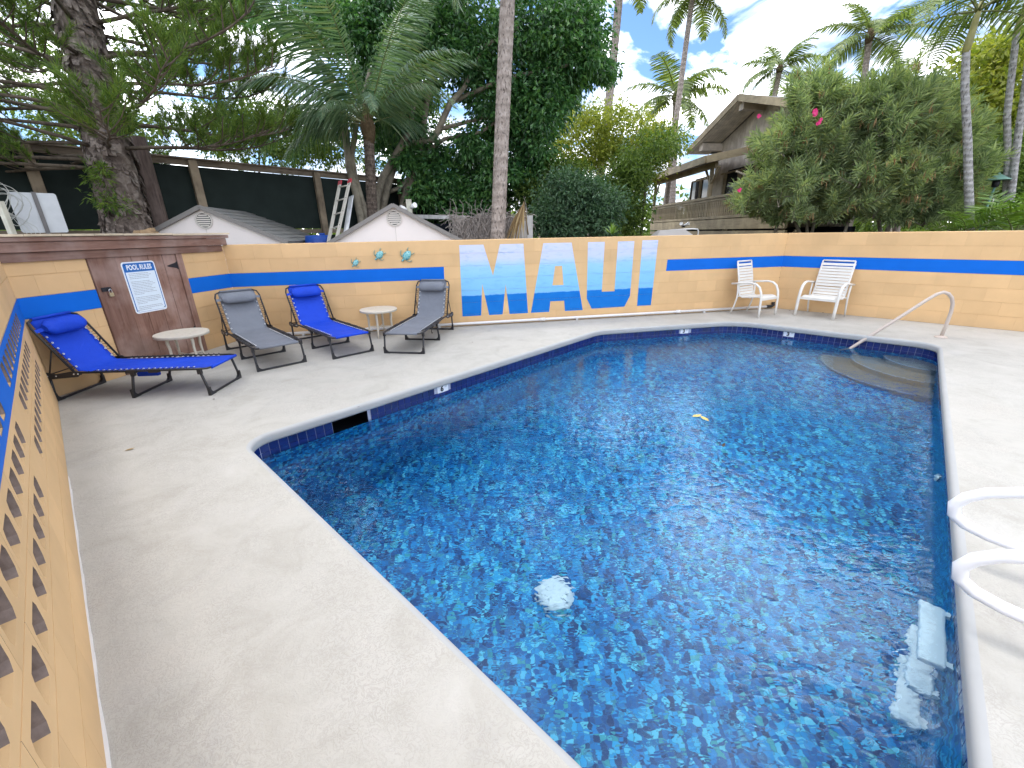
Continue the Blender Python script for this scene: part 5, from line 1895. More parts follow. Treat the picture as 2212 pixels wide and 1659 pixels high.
# path light
lq_ = at(2154, 388, 8.6)
M['verdigris'] = m_plain('verdigris_green', (0.16, 0.30, 0.24), 0.5, 0.4, 0.2, var=0.12)
pl2 = thing('path_light', 'green mushroom path light on a stem among the palms', 'garden light', (lq_.x, lq_.y, 1.33))
hz_ = lq_.z - 1.33
MB().lathe([(.215, -.012), (.20, .0), (.11, .055), (.03, .105), (.012, .13), (0, .135)], (0, 0, hz_), 20).build('lamp_shade', M['verdigris'], pl2)
MB().lathe([(.0, -.02), (.19, -.016), (.205, -.012)], (0, 0, hz_), 20).build('shade_lining', M['verdigris'], pl2)
MB().tube([(0, 0, .0), (-.02, 0, hz_ * .5), (0, 0, hz_ - .14)], .022, 8).build('stem', M['verdigris'], pl2)
MB().lathe([(.035, -.15), (.06, -.13), (.06, -.02), (.03, .0)], (0, 0, hz_), 12).build('lamp_body', M['iron'], pl2)
stq = at(2131, 500, 7.75)
stt = at(2146, 430, 7.9)
stake = thing('garden_stake', 'thin tan bamboo stake leaning in front of the path light', 'stake', stq)
MB().tube([stq - Vector((0, 0, .15)), stt], .012, 6).build('cane', M['palewood'], stake, True)

# ------------------------------------------------------------------ vegetation
def leaf_cloud(rng, pos, dirs, L_, W__, droop=0.0, fold=0.25, lvar=.35, roll=1.0):
    """one folded four-cornered leaf per position; returns verts, tris"""
    n = len(pos)
    d = dirs / np.maximum(np.linalg.norm(dirs, axis=1, keepdims=True), 1e-6)
    d[:, 2] -= droop
    d /= np.maximum(np.linalg.norm(d, axis=1, keepdims=True), 1e-6)
    ref = rng.normal(size=(n, 3)) * roll + np.array([0, 0, .9])
    s = np.cross(d, ref); s /= np.maximum(np.linalg.norm(s, axis=1, keepdims=True), 1e-6)
    u = np.cross(s, d)
    l = (L_ * (1 + lvar * rng.uniform(-1, 1, n)))[:, None]
    w = (W__ * (1 + lvar * rng.uniform(-1, 1, n)))[:, None]
    b = pos
    tip = pos + d * l - u * l * .12
    m = pos + d * l * .45
    a1 = m + s * w * .5 + u * w * fold
    a2 = m - s * w * .5 + u * w * fold
    verts = np.stack([b, a1, tip, a2], 1).reshape(-1, 3)
    i = np.arange(n)[:, None] * 4
    tris = np.concatenate([i + np.array([[0, 1, 2]]), i + np.array([[0, 2, 3]])], 0)
    return verts, tris

def needles(rng, pos, dirs, L_, W__):
    n = len(pos)
    d = dirs / np.maximum(np.linalg.norm(dirs, axis=1, keepdims=True), 1e-6)
    s = np.cross(d, rng.normal(size=(n, 3))); s /= np.maximum(np.linalg.norm(s, axis=1, keepdims=True), 1e-6)
    l = (L_ * (1 + .35 * rng.uniform(-1, 1, n)))[:, None]
    verts = np.stack([pos + s * W__ * .5, pos - s * W__ * .5, pos + d * l], 1).reshape(-1, 3)
    tris = np.arange(3 * n).reshape(-1, 3)
    return verts, tris

def ellipse_clumps(rng, ells, y0, y1, per):
    """clump centres inside pixel ellipses, spread in depth between the planes y0 and y1"""
    out = []
    for (cx_, cy_, rx, ry, wgt) in ells:
        for _ in range(int(per * wgt)):
            a, r = rng.uniform(0, 2 * math.pi), math.sqrt(rng.uniform(0, 1))
            Y = rng.uniform(y0, y1)
            p = at_y(cx_ + rx * r * math.cos(a), cy_ + ry * r * math.sin(a), Y)
            out.append((p.x, p.y, p.z))
    return np.array(out)

def crown(rng, clumps, per, radius, L_, W__, droop=.35, squash=.75, up=.1, roll=1.0):
    n = len(clumps) * per
    c = np.repeat(clumps, per, 0)
    o = rng.normal(size=(n, 3))
    o /= np.linalg.norm(o, axis=1, keepdims=True)
    rr = radius * (rng.uniform(0, 1, n) ** .45)[:, None] * np.repeat(rng.uniform(.45, 1.65, len(clumps)), per)[:, None]
    p = c + o * rr * np.array([1, 1, squash])
    d = o + rng.normal(size=(n, 3)) * .55 + np.array([0, 0, up])
    return leaf_cloud(rng, p, d, L_, W__, droop, roll=roll)

M['bark'] = m_wood('smooth_grey_bark', (0.15, 0.125, 0.095), (0.33, 0.29, 0.225), stretch=(4, 4, 3), bump=0.4, rough=.85)
M['bark_d'] = m_wood('dark_bark', (0.055, 0.042, 0.032), (0.15, 0.12, 0.09), stretch=(7, 7, 2), bump=0.6, rough=.9)
def mk_palmbark(name, lo, hi, ring=28.0):
    t = NT(name)
    p = t.obj()
    mp = t.n('ShaderNodeMapping')
    mp.inputs['Scale'].default_value = (1, 1, 1)
    t.l(p, mp.inputs[0])
    sep = t.n('ShaderNodeSeparateXYZ')
    t.l(mp.outputs[0], sep.inputs[0])
    z = t.math('ADD', t.math('MULTIPLY', sep.outputs['Z'], ring), t.math('MULTIPLY', t.noise(5, 3), 2.2))
    rg = t.math('SINE', z)
    spl = t.noise(9, 6, .7, stretch=(1.6, 1.6, 1.0), dist=.4)
    c = t.ramp(spl, [(.30, lo), (.62, hi)])
    c = t.mix(t.ramp(rg, [(.55, (0, 0, 0)), (.98, (.35, .35, .35))]), c, scl(lo, .75))
    scar = t.noise(22, 3, .6, stretch=(1.4, 1.4, .55))
    c = t.mix(t.ramp(scar, [(.56, (0, 0, 0)), (.66, (.85, .85, .85))]), c, scl(lo, .38))
    h = t.math('ADD', t.math('MULTIPLY', rg, .35), spl)
    return t.bsdf(c, .85, .2, 0, h, .7, .02)
M['palmbark'] = mk_palmbark('coconut_trunk', (0.20, 0.16, 0.135), (0.46, 0.39, 0.34))
M['palmbark_d'] = mk_palmbark('dark_coconut_trunk', (0.060, 0.045, 0.036), (0.20, 0.155, 0.125), 60)
M['slimbark'] = mk_palmbark('pale_slim_trunk', (0.27, 0.255, 0.245), (0.47, 0.45, 0.435), 62)

M['lf_ficus'] = m_leaf('ficus_leaf', (0.022, 0.085, 0.028), (0.11, 0.25, 0.075), .30, .28, .9, .5, (0.16, 0.30, 0.07))
M['lf_dark'] = m_leaf('dark_shrub_leaf', (0.020, 0.060, 0.030), (0.10, 0.185, 0.09), .4, .22, 1.2, .45)
M['lf_yellow'] = m_leaf('yellow_green_leaf', (0.12, 0.17, 0.025), (0.38, 0.40, 0.075), .45, .42, .7, .35, (0.36, 0.33, .06))
M['lf_mid'] = m_leaf('mid_green_leaf', (0.045, 0.095, 0.018), (0.18, 0.26, 0.055), .45, .32, .8, .35)
M['lf_back'] = m_leaf('far_green_leaf', (0.045, 0.095, 0.018), (0.18, 0.25, 0.05), .5, .35, .5, .3)
M['lf_oleander'] = m_leaf('oleander_leaf', (0.15, 0.21, 0.11), (0.38, 0.45, 0.24), .40, .40, .8, .45, (0.42, 0.42, .17))
M['lf_pine'] = m_leaf('pine_needle', (0.030, 0.075, 0.018), (0.16, 0.25, 0.04), .5, .25, 1.3, .3, (0.17, 0.20, .04))
M['lf_coco'] = m_leaf('coconut_leaflet', (0.045, 0.105, 0.055), (0.17, 0.27, 0.14), .38, .25, .5, .5, (0.22, 0.25, .11))
M['lf_palmfar'] = m_leaf('far_palm_leaflet', (0.07, 0.11, 0.035), (0.25, 0.32, 0.11), .42, .3, .3, .4, (0.30, 0.31, .10))
M['lf_areca'] = m_leaf('areca_leaflet', (0.065, 0.14, 0.022), (0.21, 0.33, 0.065), .42, .32, 1.0, .4)
M['rachis'] = m_plain('frond_stalk', (0.16, 0.175, 0.065), .5, .35, var=.2)
M['rachis_b'] = m_plain('dry_frond_stalk', (0.20, 0.14, 0.075), .7, .25, var=.3)
M['deadfrond'] = m_leaf('dead_frond', (0.17, 0.11, 0.05), (0.40, 0.29, 0.15), .7, .2, 2.0, .2)
M['pod'] = m_leaf('dry_pod', (0.22, 0.13, 0.05), (0.44, 0.29, 0.15), .7, .15, 2.0, .2)
M['pink'] = m_plain('pink_petal', (0.62, 0.035, 0.17), .5, .3, var=.15, scale=30)
M['fibre'] = m_plain('palm_fibre', (0.12, 0.085, 0.05), .9, .1, var=.4, scale=18, bump=.8, dist=.02)

# ---- palm fronds
def frond_mesh(name, L_, droop, nl, leaf_l, leaf_w, hang, mat, seed, bend0=0.0, stalk=.12, r0=.018, side=0.9, taper=.55, cut=1.0):
    """frond along +x from the origin; leaflets either side, hanging by 'hang'"""
    rng = random.Random(seed)
    pts, ang = [Vector((0, 0, 0))], bend0
    N = 16
    for k in range(N):
        ang -= droop * (0.35 + 1.3 * k / N) / N
        pts.append(pts[-1] + Vector((math.cos(ang), 0, math.sin(ang))) * (L_ / N))
    m_ = MB()
    m_.tube(pts, [r0 * (1 - .85 * k / N) for k in range(N + 1)], 6, mi=1)
    def P(t):
        x = t * N
        i = min(int(x), N - 1)
        return pts[i].lerp(pts[i + 1], x - i), (pts[i + 1] - pts[i]).normalized()
    for k in range(nl):
        t = stalk + (1 - stalk) * (k + .5) / nl
        if t > cut: break
        p, d = P(t)
        up = Vector((-d.z, 0, d.x))
        env = math.sin(math.pi * min(1, .18 + .82 * (t - stalk) / (1 - stalk)) ** .8) ** .6
        for sy in (-1, 1):
            l = leaf_l * max(.25, env) * rng.uniform(.85, 1.12)
            w = leaf_w * rng.uniform(.8, 1.15)
            dd = (d * (1 - side) * 1.1 + Vector((0, sy, 0)) * side + up * rng.uniform(.05, .30) + d * rng.uniform(-.08, .12)).normalized()
            q0 = p.copy()
            wv = d * w
            V_ = [q0 - wv * .4, q0 + wv * .4]
            cur = q0
            for q, ww in ((.4, 1.0), (.75, .75), (1.0, .08)):
                dd = (dd + Vector((rng.uniform(-.06, .06), rng.uniform(-.06, .06), -hang * (.55 + .25 * q)))).normalized()
                cur = cur + dd * l * (.4 if q == .4 else .35 if q == .75 else .25)
                V_ += [cur - wv * ww * .5, cur + wv * ww * .5]
            m_.add(V_, [(0, 1, 3, 2), (2, 3, 5, 4), (4, 5, 7, 6)])
    return m_.mesh(name, [mat, M['rachis']])

def aim(o, d, twist=0.0):
    """turn an object whose frond runs along +x so that it leaves in direction d (top side kept up)"""
    d = Vector(d).normalized()
    y = Vector((0, 0, 1)).cross(d)
    if y.length < 1e-3: y = Vector((0, 1, 0))
    y.normalize()
    z = d.cross(y)
    R = Matrix((d, y, z)).transposed().to_4x4() @ Matrix.Rotation(twist, 4, 'X')
    o.rotation_euler = R.to_euler()

def trunk_mesh(pts, r, mat, n=14, rings=0.0, amp=0.0, seed=0):
    """trunk with real ring steps"""
    rng = random.Random(seed)
    pts = [Vector(p) for p in pts]
    ls = [0]
    for a, b in zip(pts[:-1], pts[1:]): ls.append(ls[-1] + (b - a).length)
    out, rr = [], []
    if rings <= 0:
        out, rr = pts, r
    else:
        k = int(ls[-1] / rings)
        for j in range(k + 1):
            for e, am in ((0.0, amp), (.72, -amp * .6)):
                s_ = min(ls[-1], (j + e) * rings)
                for i in range(len(pts) - 1):
                    if s_ <= ls[i + 1] or i == len(pts) - 2:
                        f = (s_ - ls[i]) / (ls[i + 1] - ls[i])
                        out.append(pts[i].lerp(pts[i + 1], f))
                        rr.append((r[i] + (r[i + 1] - r[i]) * f) * (1 + am * rng.uniform(.5, 1.4)))
                        break
                if s_ >= ls[-1]: break
        q_o, q_r = [out[0]], [rr[0]]
        for a, b in zip(out[1:], rr[1:]):
            if (a - q_o[-1]).length > 1e-4: q_o.append(a); q_r.append(b)
        out, rr = q_o, q_r
    return MB().tube(out, list(rr), n)

def palm(name, label, base, top, r0, r1, bark, fr_mesh, fronds, group=None, sway=(0, 0), rings=.11, amp=.03, cat='palm tree', fibre=True, nuts=0):
    base, top = Vector(base), Vector(top)
    root = thing(name, label, cat, base, 0, group)
    mid = (base + top) / 2 + Vector((sway[0], sway[1], 0))
    pts = []
    for k in range(9):
        t = k / 8
        pts.append((1 - t) ** 2 * base + 2 * t * (1 - t) * mid + t * t * top)
    rs_ = [r0 * 1.25] + [r0 + (r1 - r0) * k / 8 for k in range(1, 9)]
    trunk_mesh(pts, rs_, bark, 14, rings, amp, 3).build('trunk', bark, root, True)
    c = top - base
    if fibre:
        MB().lathe([(r1 * .9, -.25), (r1 * 1.35, -.05), (r1 * 1.5, .12), (r1 * .9, .35), (r1 * .35, .6), (0, .65)], tuple(c), 12).build('crown_shaft', M['fibre'] if fibre is True else fibre, root)
    for k, (d, tw, scale_, mi) in enumerate(fronds):
        me = fr_mesh[mi % len(fr_mesh)]
        o = put('frond', me, root, c + Vector((0, 0, .12)) + Vector(d).normalized() * r1 * .8, (0, 0, 0), (scale_,) * 3)
        aim(o, d, tw)
    for k in range(nuts):
        a = k * 2.4
        MB().lathe([(0, -.11), (.07, -.08), (.095, 0), (.07, .08), (0, .11)], (0, 0, 0), 10).build('coconut', M['rachis_b'], root).location = c + Vector((r1 * 2.1 * math.cos(a), r1 * 2.1 * math.sin(a), -.12))
    return root

def rnd_fronds(seed, n, el=(-.25, 1.1), scale=(.85, 1.1), wind=(0, 0), nm=3):
    rng = random.Random(seed)
    out = []
    for k in range(n):
        a = 2 * math.pi * (k * .381966) + rng.uniform(-.25, .25)
        e = el[0] + (el[1] - el[0]) * ((k + .5) / n)
        d = (math.cos(a) * math.cos(e) + wind[0], math.sin(a) * math.cos(e) + wind[1], math.sin(e))
        out.append((d, rng.uniform(-.4, .4), rng.uniform(*scale), k % nm))
    return out

coco = [frond_mesh('frond', 3.5, 1.25, 74, .95, .030, .95, M['lf_coco'], 1), frond_mesh('frond', 3.3, 1.8, 74, .98, .030, 1.25, M['lf_coco'], 2),
        frond_mesh('frond', 3.6, .7, 76, .92, .030, 1.0, M['lf_coco'], 3)]
far = [frond_mesh('frond', 3.0, 1.3, 52, .82, .065, .45, M['lf_palmfar'], 4, r0=.03), frond_mesh('frond', 2.9, 1.8, 52, .86, .065, .62, M['lf_palmfar'], 5, r0=.03),
       frond_mesh('frond', 3.1, .9, 52, .78, .065, .35, M['lf_palmfar'], 6, r0=.03)]

# 1 coconut palm in front of the big tree
cb_, ct_ = at_y(789, 476, 11.2), at_y(796, 285, 11.2)
cb_.z = -.06
specs = [((-.44, -.30, .85), 0, 1.0, 2), ((-.85, -.25, .45), .1, .9, 1), ((-.95, .15, .25), 0, .85, 1), ((-.1, -.25, 1.0), 0, 1.0, 2), ((.30, .1, .95), 0, 1.0, 2),
         ((.62, -.35, .70), 0, .9, 0), ((.62, -.3, .62), 0, .8, 1), ((.30, -.8, .62), 0, .6, 1), ((-.35, -.85, .55), .2, .55, 1), ((-.25, .7, .75), 0, 1, 0),
         ((.5, .75, .5), 0, .9, 1), ((-.7, .6, .5), 0, .95, 0), ((-.75, -.1, .32), 0, .85, 1), ((.2, .2, 1.2), 0, .9, 2), ((-.75, .2, .8), 0, 1.0, 0), ((-.62, -.45, .62), .1, .95, 1), ((-.2, -.5, .85), 0, .9, 0), ((.45, -.45, .8), 0, .95, 2), ((.1, .5, 1.0), 0, 1, 2), ((-.9, .35, .55), 0, 1, 0), ((.55, .3, .9), 0, 1.0, 0)]
palm('coconut_palm', 'coconut palm with dark trunk and long hanging fronds, left of the big leafy tree', cb_, ct_, .145, .115, M['palmbark_d'], coco, specs, sway=(.02, 0), rings=.06)

# 2 the tall trunk that runs out of the top of the picture
tb, tt = at_y(1066, 520, 9.0), at_y(1099, 0, 9.25)
tb.z = -.06
tt = tt + (tt - tb) * .42
palm('coconut_palm', 'tall ringed grey palm trunk rising right behind the letter M', tb, tt, .155, .125, M['palmbark'], coco, rnd_fronds(8, 15), sway=(-.05, 0), rings=.095, amp=.018, nuts=5)

# 3-6 distant palms
def far_palm(label, bpx, tpx, Y, r, seed, n=15, scale=(.9, 1.1), wind=(.15, 0), sway=(0, 0), ext=0.0, bark='palmbark', meshes=None, el=(-.35, 1.15)):
    b, t = at_y(bpx[0], bpx[1], Y), at_y(tpx[0], tpx[1], Y)
    g = b + (b - t) * ((b.z + .06) / max(.1, t.z - b.z))
    g.z = -.06
    t = t + (t - b) * ext
    return palm('coconut_palm', label, g, t, r, r * .72, M[bark], meshes or far, rnd_fronds(seed, n, el, scale, wind), 'coconut palms beyond the walls', sway, .22)
far_palm('thin palm trunk leaning up the sky at the right edge of the big tree', (1293, 360), (1334, 0), 20.5, .20, 31, 14, ext=.25, sway=(.25, 0))
far_palm('tall thin palm crossing in front of the shorter far palm, its crown cut off', (1460, 280), (1496, -8), 26.0, .17, 12, 15, scale=(.8, 1.0), sway=(-.1, 0))
far_palm('shorter palm with full spreading crown beside the tall thin trunk', (1456, 330), (1460, 212), 31.5, .24, 13, 15, scale=(1.0, 1.25), wind=(0, 0))
far_palm('windswept palm standing above the house roof ridge', (1668, 240), (1684, 152), 41.0, .26, 14, 14, scale=(.95, 1.15), wind=(-.2, 0))
far_palm('palm with browning fronds rising over the oleander bush', (1858, 240), (1878, 82), 23.5, .17, 15, 15, scale=(.68, .85), wind=(.1, 0))
far_palm('short palm half hidden by the top of the oleander', (1945, 330), (1950, 235), 16.0, .12, 16, 13, scale=(.5, .62), wind=(0, 0), el=(0, 1.3))

# slim pale palms in the raised bed
slim_fr = [frond_mesh('frond', 1.9, 1.5, 34, .46, .036, .35, M['lf_palmfar'], 7, r0=.016), frond_mesh('frond', 1.8, 2.0, 34, .48, .036, .5, M['lf_palmfar'], 8, r0=.016), frond_mesh('frond', 2.0, 1.1, 34, .42, .034, .25, M['lf_palmfar'], 9, r0=.016)]
M['shaft'] = m_plain('yellow_crown_shaft', (0.29, 0.27, 0.10), .45, .4, var=.25, scale=6)
def slim(label, pxs, Y, r, seed, n=9, r1=.72, fr_scale=(.85, 1.1)):
    pts = [at_y(px, py, Y) for px, py in pxs]
    base = pts[0].copy()
    root = thing('slim_palm', label, 'palm tree', base, 0, 'slim pale palms in the raised bed')
    pts = [pts[0] - Vector((0, 0, .25))] + pts
    k = len(pts) - 1
    trunk_mesh(pts, [r * 1.1] + [r * (1 - (1 - r1) * i / k) for i in range(1, k + 1)], M['slimbark'], 12, .07, .010, seed).build('trunk', M['slimbark'], root, True)
    c = pts[-1] - base
    MB().tube([c - Vector((0, 0, .03)), c + Vector((0, 0, .12)), c + Vector((.01, 0, .42)), c + Vector((.02, 0, .8))], [r * .72, r * .80, r * .62, r * .25], 10).build('crown_shaft', M['shaft'], root)
    for d, tw, s, mi in rnd_fronds(seed, n, (.0, 1.2), fr_scale):
        o = put('frond', slim_fr[mi], root, c + Vector((0, 0, .55)), (0, 0, 0), (s,) * 3)
        aim(o, d, tw)
slim('slim pale palm rising alone from the raised bed, in front of the oleander', [(2096, 497), (2092, 400), (2090, 300), (2084, 190), (2087, 110)], 8.75, .076, 41, 10)
slim('slim pale palm of the right pair, bending left then up', [(2172, 448), (2177, 343), (2175, 250), (2189, 131), (2196, 70)], 9.5, .066, 42, 9)
slim('slim pale palm of the right pair, leaning out of the frame', [(2180, 450), (2191, 359), (2203, 265), (2215, 190), (2228, 60)], 9.4, .070, 43, 9)

# areca fronds low at the right, springing from the soil
ar_fr = [frond_mesh('frond', 1.2, 1.0, 22, .42, .034, .15, M['lf_areca'], 17, r0=.010, side=.78), frond_mesh('frond', 1.1, 1.4, 20, .42, .034, .2, M['lf_areca'], 18, r0=.010, side=.78)]
def areca(label, px, py, Y, seed, n, scale):
    b = at_y(px, py, Y)
    root = thing('areca_palm', label, 'palm plant', b, 0, 'low palm plants by the wall')
    for k, (d, tw, s, mi) in enumerate(rnd_fronds(seed, n, (.35, 1.3), scale)):
        o = put('frond', ar_fr[mi % 2], root, (0, 0, 0), (0, 0, 0), (s,) * 3)
        aim(o, d, tw)
areca('bright green low palm with fanned fronds at far right above the wall', 2188, 505, 8.1, 51, 8, (.85, 1.15))
areca('thin low palm spreading round the foot of the lone slim palm', 2088, 505, 8.3, 52, 6, (.6, .9))

# agave like tuft in front of the dark shrub
tq_ = at_y(1322, 506, 9.6)
tuft = thing('bromeliad', 'small spiky green tuft just above the wall near the letter I', 'plant', tq_)
rng = random.Random(6)
for k in range(13):
    a = k * 2.4
    e = .5 + .6 * (k % 4) / 3
    d = Vector((math.cos(a) * math.cos(e), math.sin(a) * math.cos(e), math.sin(e)))
    s = d.cross(Vector((0, 0, 1))).normalized()
    l = rng.uniform(.25, .36)
    m_ = MB().add([-s * .02, s * .02, d * l * .55 + s * .018, d * l - Vector((0, 0, .05)), d * l * .55 - s * .018], [(0, 1, 2, 4), (4, 2, 3)])
    m_.build('blade', M['lf_areca'], tuft)

# ---- the big ficus like tree
nrg = np.random.default_rng(7)
fic = thing('leafy_tree', 'big dark leafy tree with several pale leaning trunks behind the turtles', 'tree', (at_y(815, 470, 12.6).x, 12.6, -.06))
def limb(name, pxs, Y, rs_, mat, root):
    pts = [at_y(px, py, (Y if not isinstance(Y, (list, tuple)) else Y[i])) for i, (px, py) in enumerate(pxs)]
    if name == 'trunk':
        g = pts[0].copy(); g.z = -.06
        pts = [g] + pts; rs_ = [rs_[0] * 1.1] + list(rs_)
    return MB().tube(pts, list(rs_), 10).build(name, mat, root, True)
limb('trunk', [(780, 475), (769, 418), (754, 364), (750, 324), (740, 230), (700, 140)], 12.4, [.10, .095, .09, .085, .07, .05], M['bark'], fic)
limb('trunk', [(796, 475), (781, 432), (766, 378), (760, 337), (770, 270), (800, 150)], 12.5, [.10, .08, .075, .07, .06, .05], M['bark'], fic)
limb('trunk', [(813, 480), (813, 430), (827, 384), (858, 330), (880, 290), (900, 200)], 12.7, [.12, .11, .10, .09, .075, .05], M['bark'], fic)
limb('trunk', [(822, 470), (836, 410), (851, 360), (870, 310), (938, 300), (973, 222), (1003, 189), (1040, 110)], 12.9, [.10, .10, .09, .085, .09, .08, .06, .04], M['bark'], fic)
limb('trunk', [(868, 455), (879, 410), (905, 340), (917, 250), (930, 170), (945, 90)], 13.1, [.11, .10, .09, .08, .07, .05], M['bark'], fic)
for pxs in ([(905, 340), (960, 300), (1040, 285), (1090, 250)], [(840, 415), (865, 405), (895, 370)], [(945, 280), (985, 270), (1060, 250)], [(930, 170), (1010, 120), (1120, 60)], [(973, 222), (1090, 170), (1230, 140)]):
    limb('branch', pxs, 13.0, [.06, .05, .04, .03][:len(pxs)], M['bark'], fic)
ells = [(1000, 40, 250, 110, 1.5), (1120, 140, 150, 105, 1.0), (930, 150, 110, 80, .55), (1085, 270, 105, 110, .85), (1010, 345, 120, 80, .75), (885, 55, 130, 75, .75), (1235, 80, 66, 50, .42), (1285, 150, 34, 24, .16),
        (1010, 410, 100, 50, .5), (930, 370, 50, 45, .2), (1150, 290, 60, 70, .42), (1180, 190, 60, 60, .36), (905, 440, 60, 35, .15), (1130, 375, 35, 30, .13), (760, 60, 90, 80, .45), (1240, 10, 60, 40, .3), (630, 30, 110, 45, .35), (850, 290, 50, 45, .22), (895, 235, 45, 60, .22), (905, 330, 50, 40, .2), (820, 160, 60, 70, .3)]
cl = ellipse_clumps(nrg, ells, 12.6, 15.2, 105)
gap_c = at_y(966, 255, 13.9)
cl = np.array([c for c in cl if ((c[0] - gap_c.x) / .75) ** 2 + ((c[2] - gap_c.z) / 1.0) ** 2 > 1])
v_, t_ = crown(nrg, cl, 84, .40, .15, .07, droop=.7, squash=.75)
nsub = fast_mesh('crown', v_ - np.array(fic.location), t_, M['lf_ficus'])
put('crown', nsub, fic)

def bush(name, label, cat, ells, y0, y1, mat, per, lp, radius, L_, W__, base, group=None, droop=.35, seed=1, stems=(), up=.1, stem_mat='bark_d', extra=None):
    r = np.random.default_rng(seed)
    c = ellipse_clumps(r, ells, y0, y1, per)
    b = Vector(base)
    root = thing(name, label, cat, b, 0, group)
    v, t = crown(r, c, lp, radius, L_, W__, droop, up=up)
    put('crown', fast_mesh('crown', v - np.array(b), t, M[mat]), root)
    ym = (y0 + y1) / 2
    for st in stems:
        pts = [at_y(px, py, ym) for px, py in st]
        k = len(pts)
        MB().tube(pts, [.035 * (1 - .7 * i / k) + .008 for i in range(k)], 6).build('stem', M[stem_mat], root, True)
    return root

def gbase(px, Y, z=-.06):
    p = at_y(px, 500, Y)
    return (p.x, p.y, z)
bush('leafy_tree', 'airy yellow green tree in the gap right of the big tree', 'tree',
     [(1260, 300, 75, 55, 1.0), (1360, 290, 70, 50, .7), (1200, 380, 50, 70, .7), (1330, 370, 90, 60, 1.0), (1405, 335, 45, 50, .6), (1445, 300, 35, 30, .25), (1300, 250, 60, 25, .22), (1230, 250, 40, 25, .15)],
     16, 19, 'lf_yellow', 90, 50, .42, .13, .055, gbase(1310, 17.5), seed=11,
     stems=([(1310, 500), (1305, 420), (1280, 350), (1240, 290), (1215, 255)], [(1306, 420), (1340, 370), (1370, 300), (1380, 270)], [(1310, 450), (1400, 380), (1450, 320)], [(1280, 350), (1300, 290), (1320, 250)], [(1300, 400), (1230, 370), (1190, 350)]), stem_mat='bark')
bush('leafy_tree', 'dense green tree touching the left end of the balcony', 'tree',
     [(1355, 430, 38, 72, .9), (1320, 440, 50, 70, .7), (1370, 360, 35, 40, .4), (1420, 310, 45, 35, .25)], 14, 16.5, 'lf_mid', 85, 60, .40, .12, .055, gbase(1380, 15), seed=12, stems=([(1385, 510), (1390, 440), (1400, 370)],))
bush('shrub', 'rounded dark green shrub just behind the wall above the letter U', 'shrub',
     [(1245, 450, 85, 60, 1.2), (1200, 480, 50, 35, .5), (1290, 475, 45, 40, .5), (1235, 405, 45, 30, .35), (1212, 392, 28, 18, .12), (1280, 415, 28, 22, .14), (1318, 445, 26, 26, .18), (1165, 470, 25, 25, .12)], 10.6, 12.2, 'lf_dark', 95, 70, .27, .10, .042, gbase(1245, 11.3), seed=13, stems=([(1245, 520), (1240, 470), (1230, 420)],))
bush('shrub', 'bright green shrub between the tall palm trunk and the dark shrub', 'shrub',
     [(1175, 430, 45, 50, .8), (1190, 385, 35, 30, .4), (1225, 380, 40, 30, .3)], 13, 14.5, 'lf_mid', 80, 60, .33, .11, .05, gbase(1180, 13.6), seed=14)
bush('shrub', 'deep shade shrub under the big tree beside the vine heap', 'shrub',
     [(960, 440, 90, 40, .8), (1050, 440, 50, 40, .5), (1120, 420, 40, 40, .3)], 14.2, 15.5, 'lf_ficus', 80, 60, .38, .13, .06, gbase(980, 14.8), seed=15)
# foliage behind the fence
bush('leafy_tree', 'leafy tree showing over the dark fence between pine and palm', 'tree',
     [(560, 310, 130, 40, 1.0), (660, 335, 70, 30, .5), (600, 265, 110, 45, .7), (470, 270, 80, 60, .7), (500, 190, 70, 50, .3), (700, 300, 50, 40, .3), (830, 330, 110, 45, .6), (900, 260, 80, 70, .5), (780, 250, 70, 60, .3)], 17, 20, 'lf_back', 80, 42, .5, .15, .07, gbase(560, 18.5), seed=16, stems=([(560, 420), (560, 320), (500, 240), (470, 190)], [(560, 330), (640, 290), (700, 240)]))
bush('leafy_tree', 'sunlit leafy tree glimpsed through the pine at far left', 'tree',
     [(60, 180, 80, 110, .6), (150, 260, 90, 60, .5), (300, 280, 80, 40, .5), (330, 130, 90, 80, .45), (40, 60, 70, 60, .3), (400, 60, 90, 60, .5), (480, 20, 70, 40, .4)], 15, 19, 'lf_back', 80, 42, .5, .15, .07, gbase(180, 17), seed=17, stems=([(180, 480), (190, 300), (140, 180)], [(190, 300), (300, 200), (360, 100)]))
bush('leafy_tree', 'yellow leaved tree behind the slim palms at far right', 'tree',
     [(2130, 240, 70, 60, 1.0), (2080, 290, 50, 50, .5), (2190, 180, 50, 90, .7), (2120, 150, 50, 50, .5), (2180, 320, 50, 60, .5), (2040, 220, 50, 60, .5), (2180, 100, 40, 50, .3)], 11.6, 13.6, 'lf_yellow', 80, 44, .33, .15, .085, gbase(2130, 12.5, 1.2), seed=18, stems=([(2130, 480), (2135, 350), (2120, 200)], [(2135, 350), (2180, 220)]))
bush('shrub', 'green shrubs filling the shade behind the slim palms', 'shrub',
     [(2120, 400, 110, 70, 1.2), (2200, 380, 60, 90, .8)], 10.4, 11.6, 'lf_mid', 85, 60, .30, .14, .05, gbase(2150, 11, 1.2), seed=19)
# far wood on the horizon
r = np.random.default_rng(33)
ang = r.uniform(-.25, math.pi + .25, 900)
dist = r.uniform(48, 62, 900)
cl = np.stack([dist * np.cos(ang), dist * np.sin(ang), r.uniform(.5, 5.5, 900) * r.uniform(.5, 1, 900)], 1)
v, t = crown(r, cl, 40, 1.6, .7, .35, .2)
tag(put('distant_trees', fast_mesh('distant_trees', v, t, M['lf_back'])), kind='stuff')

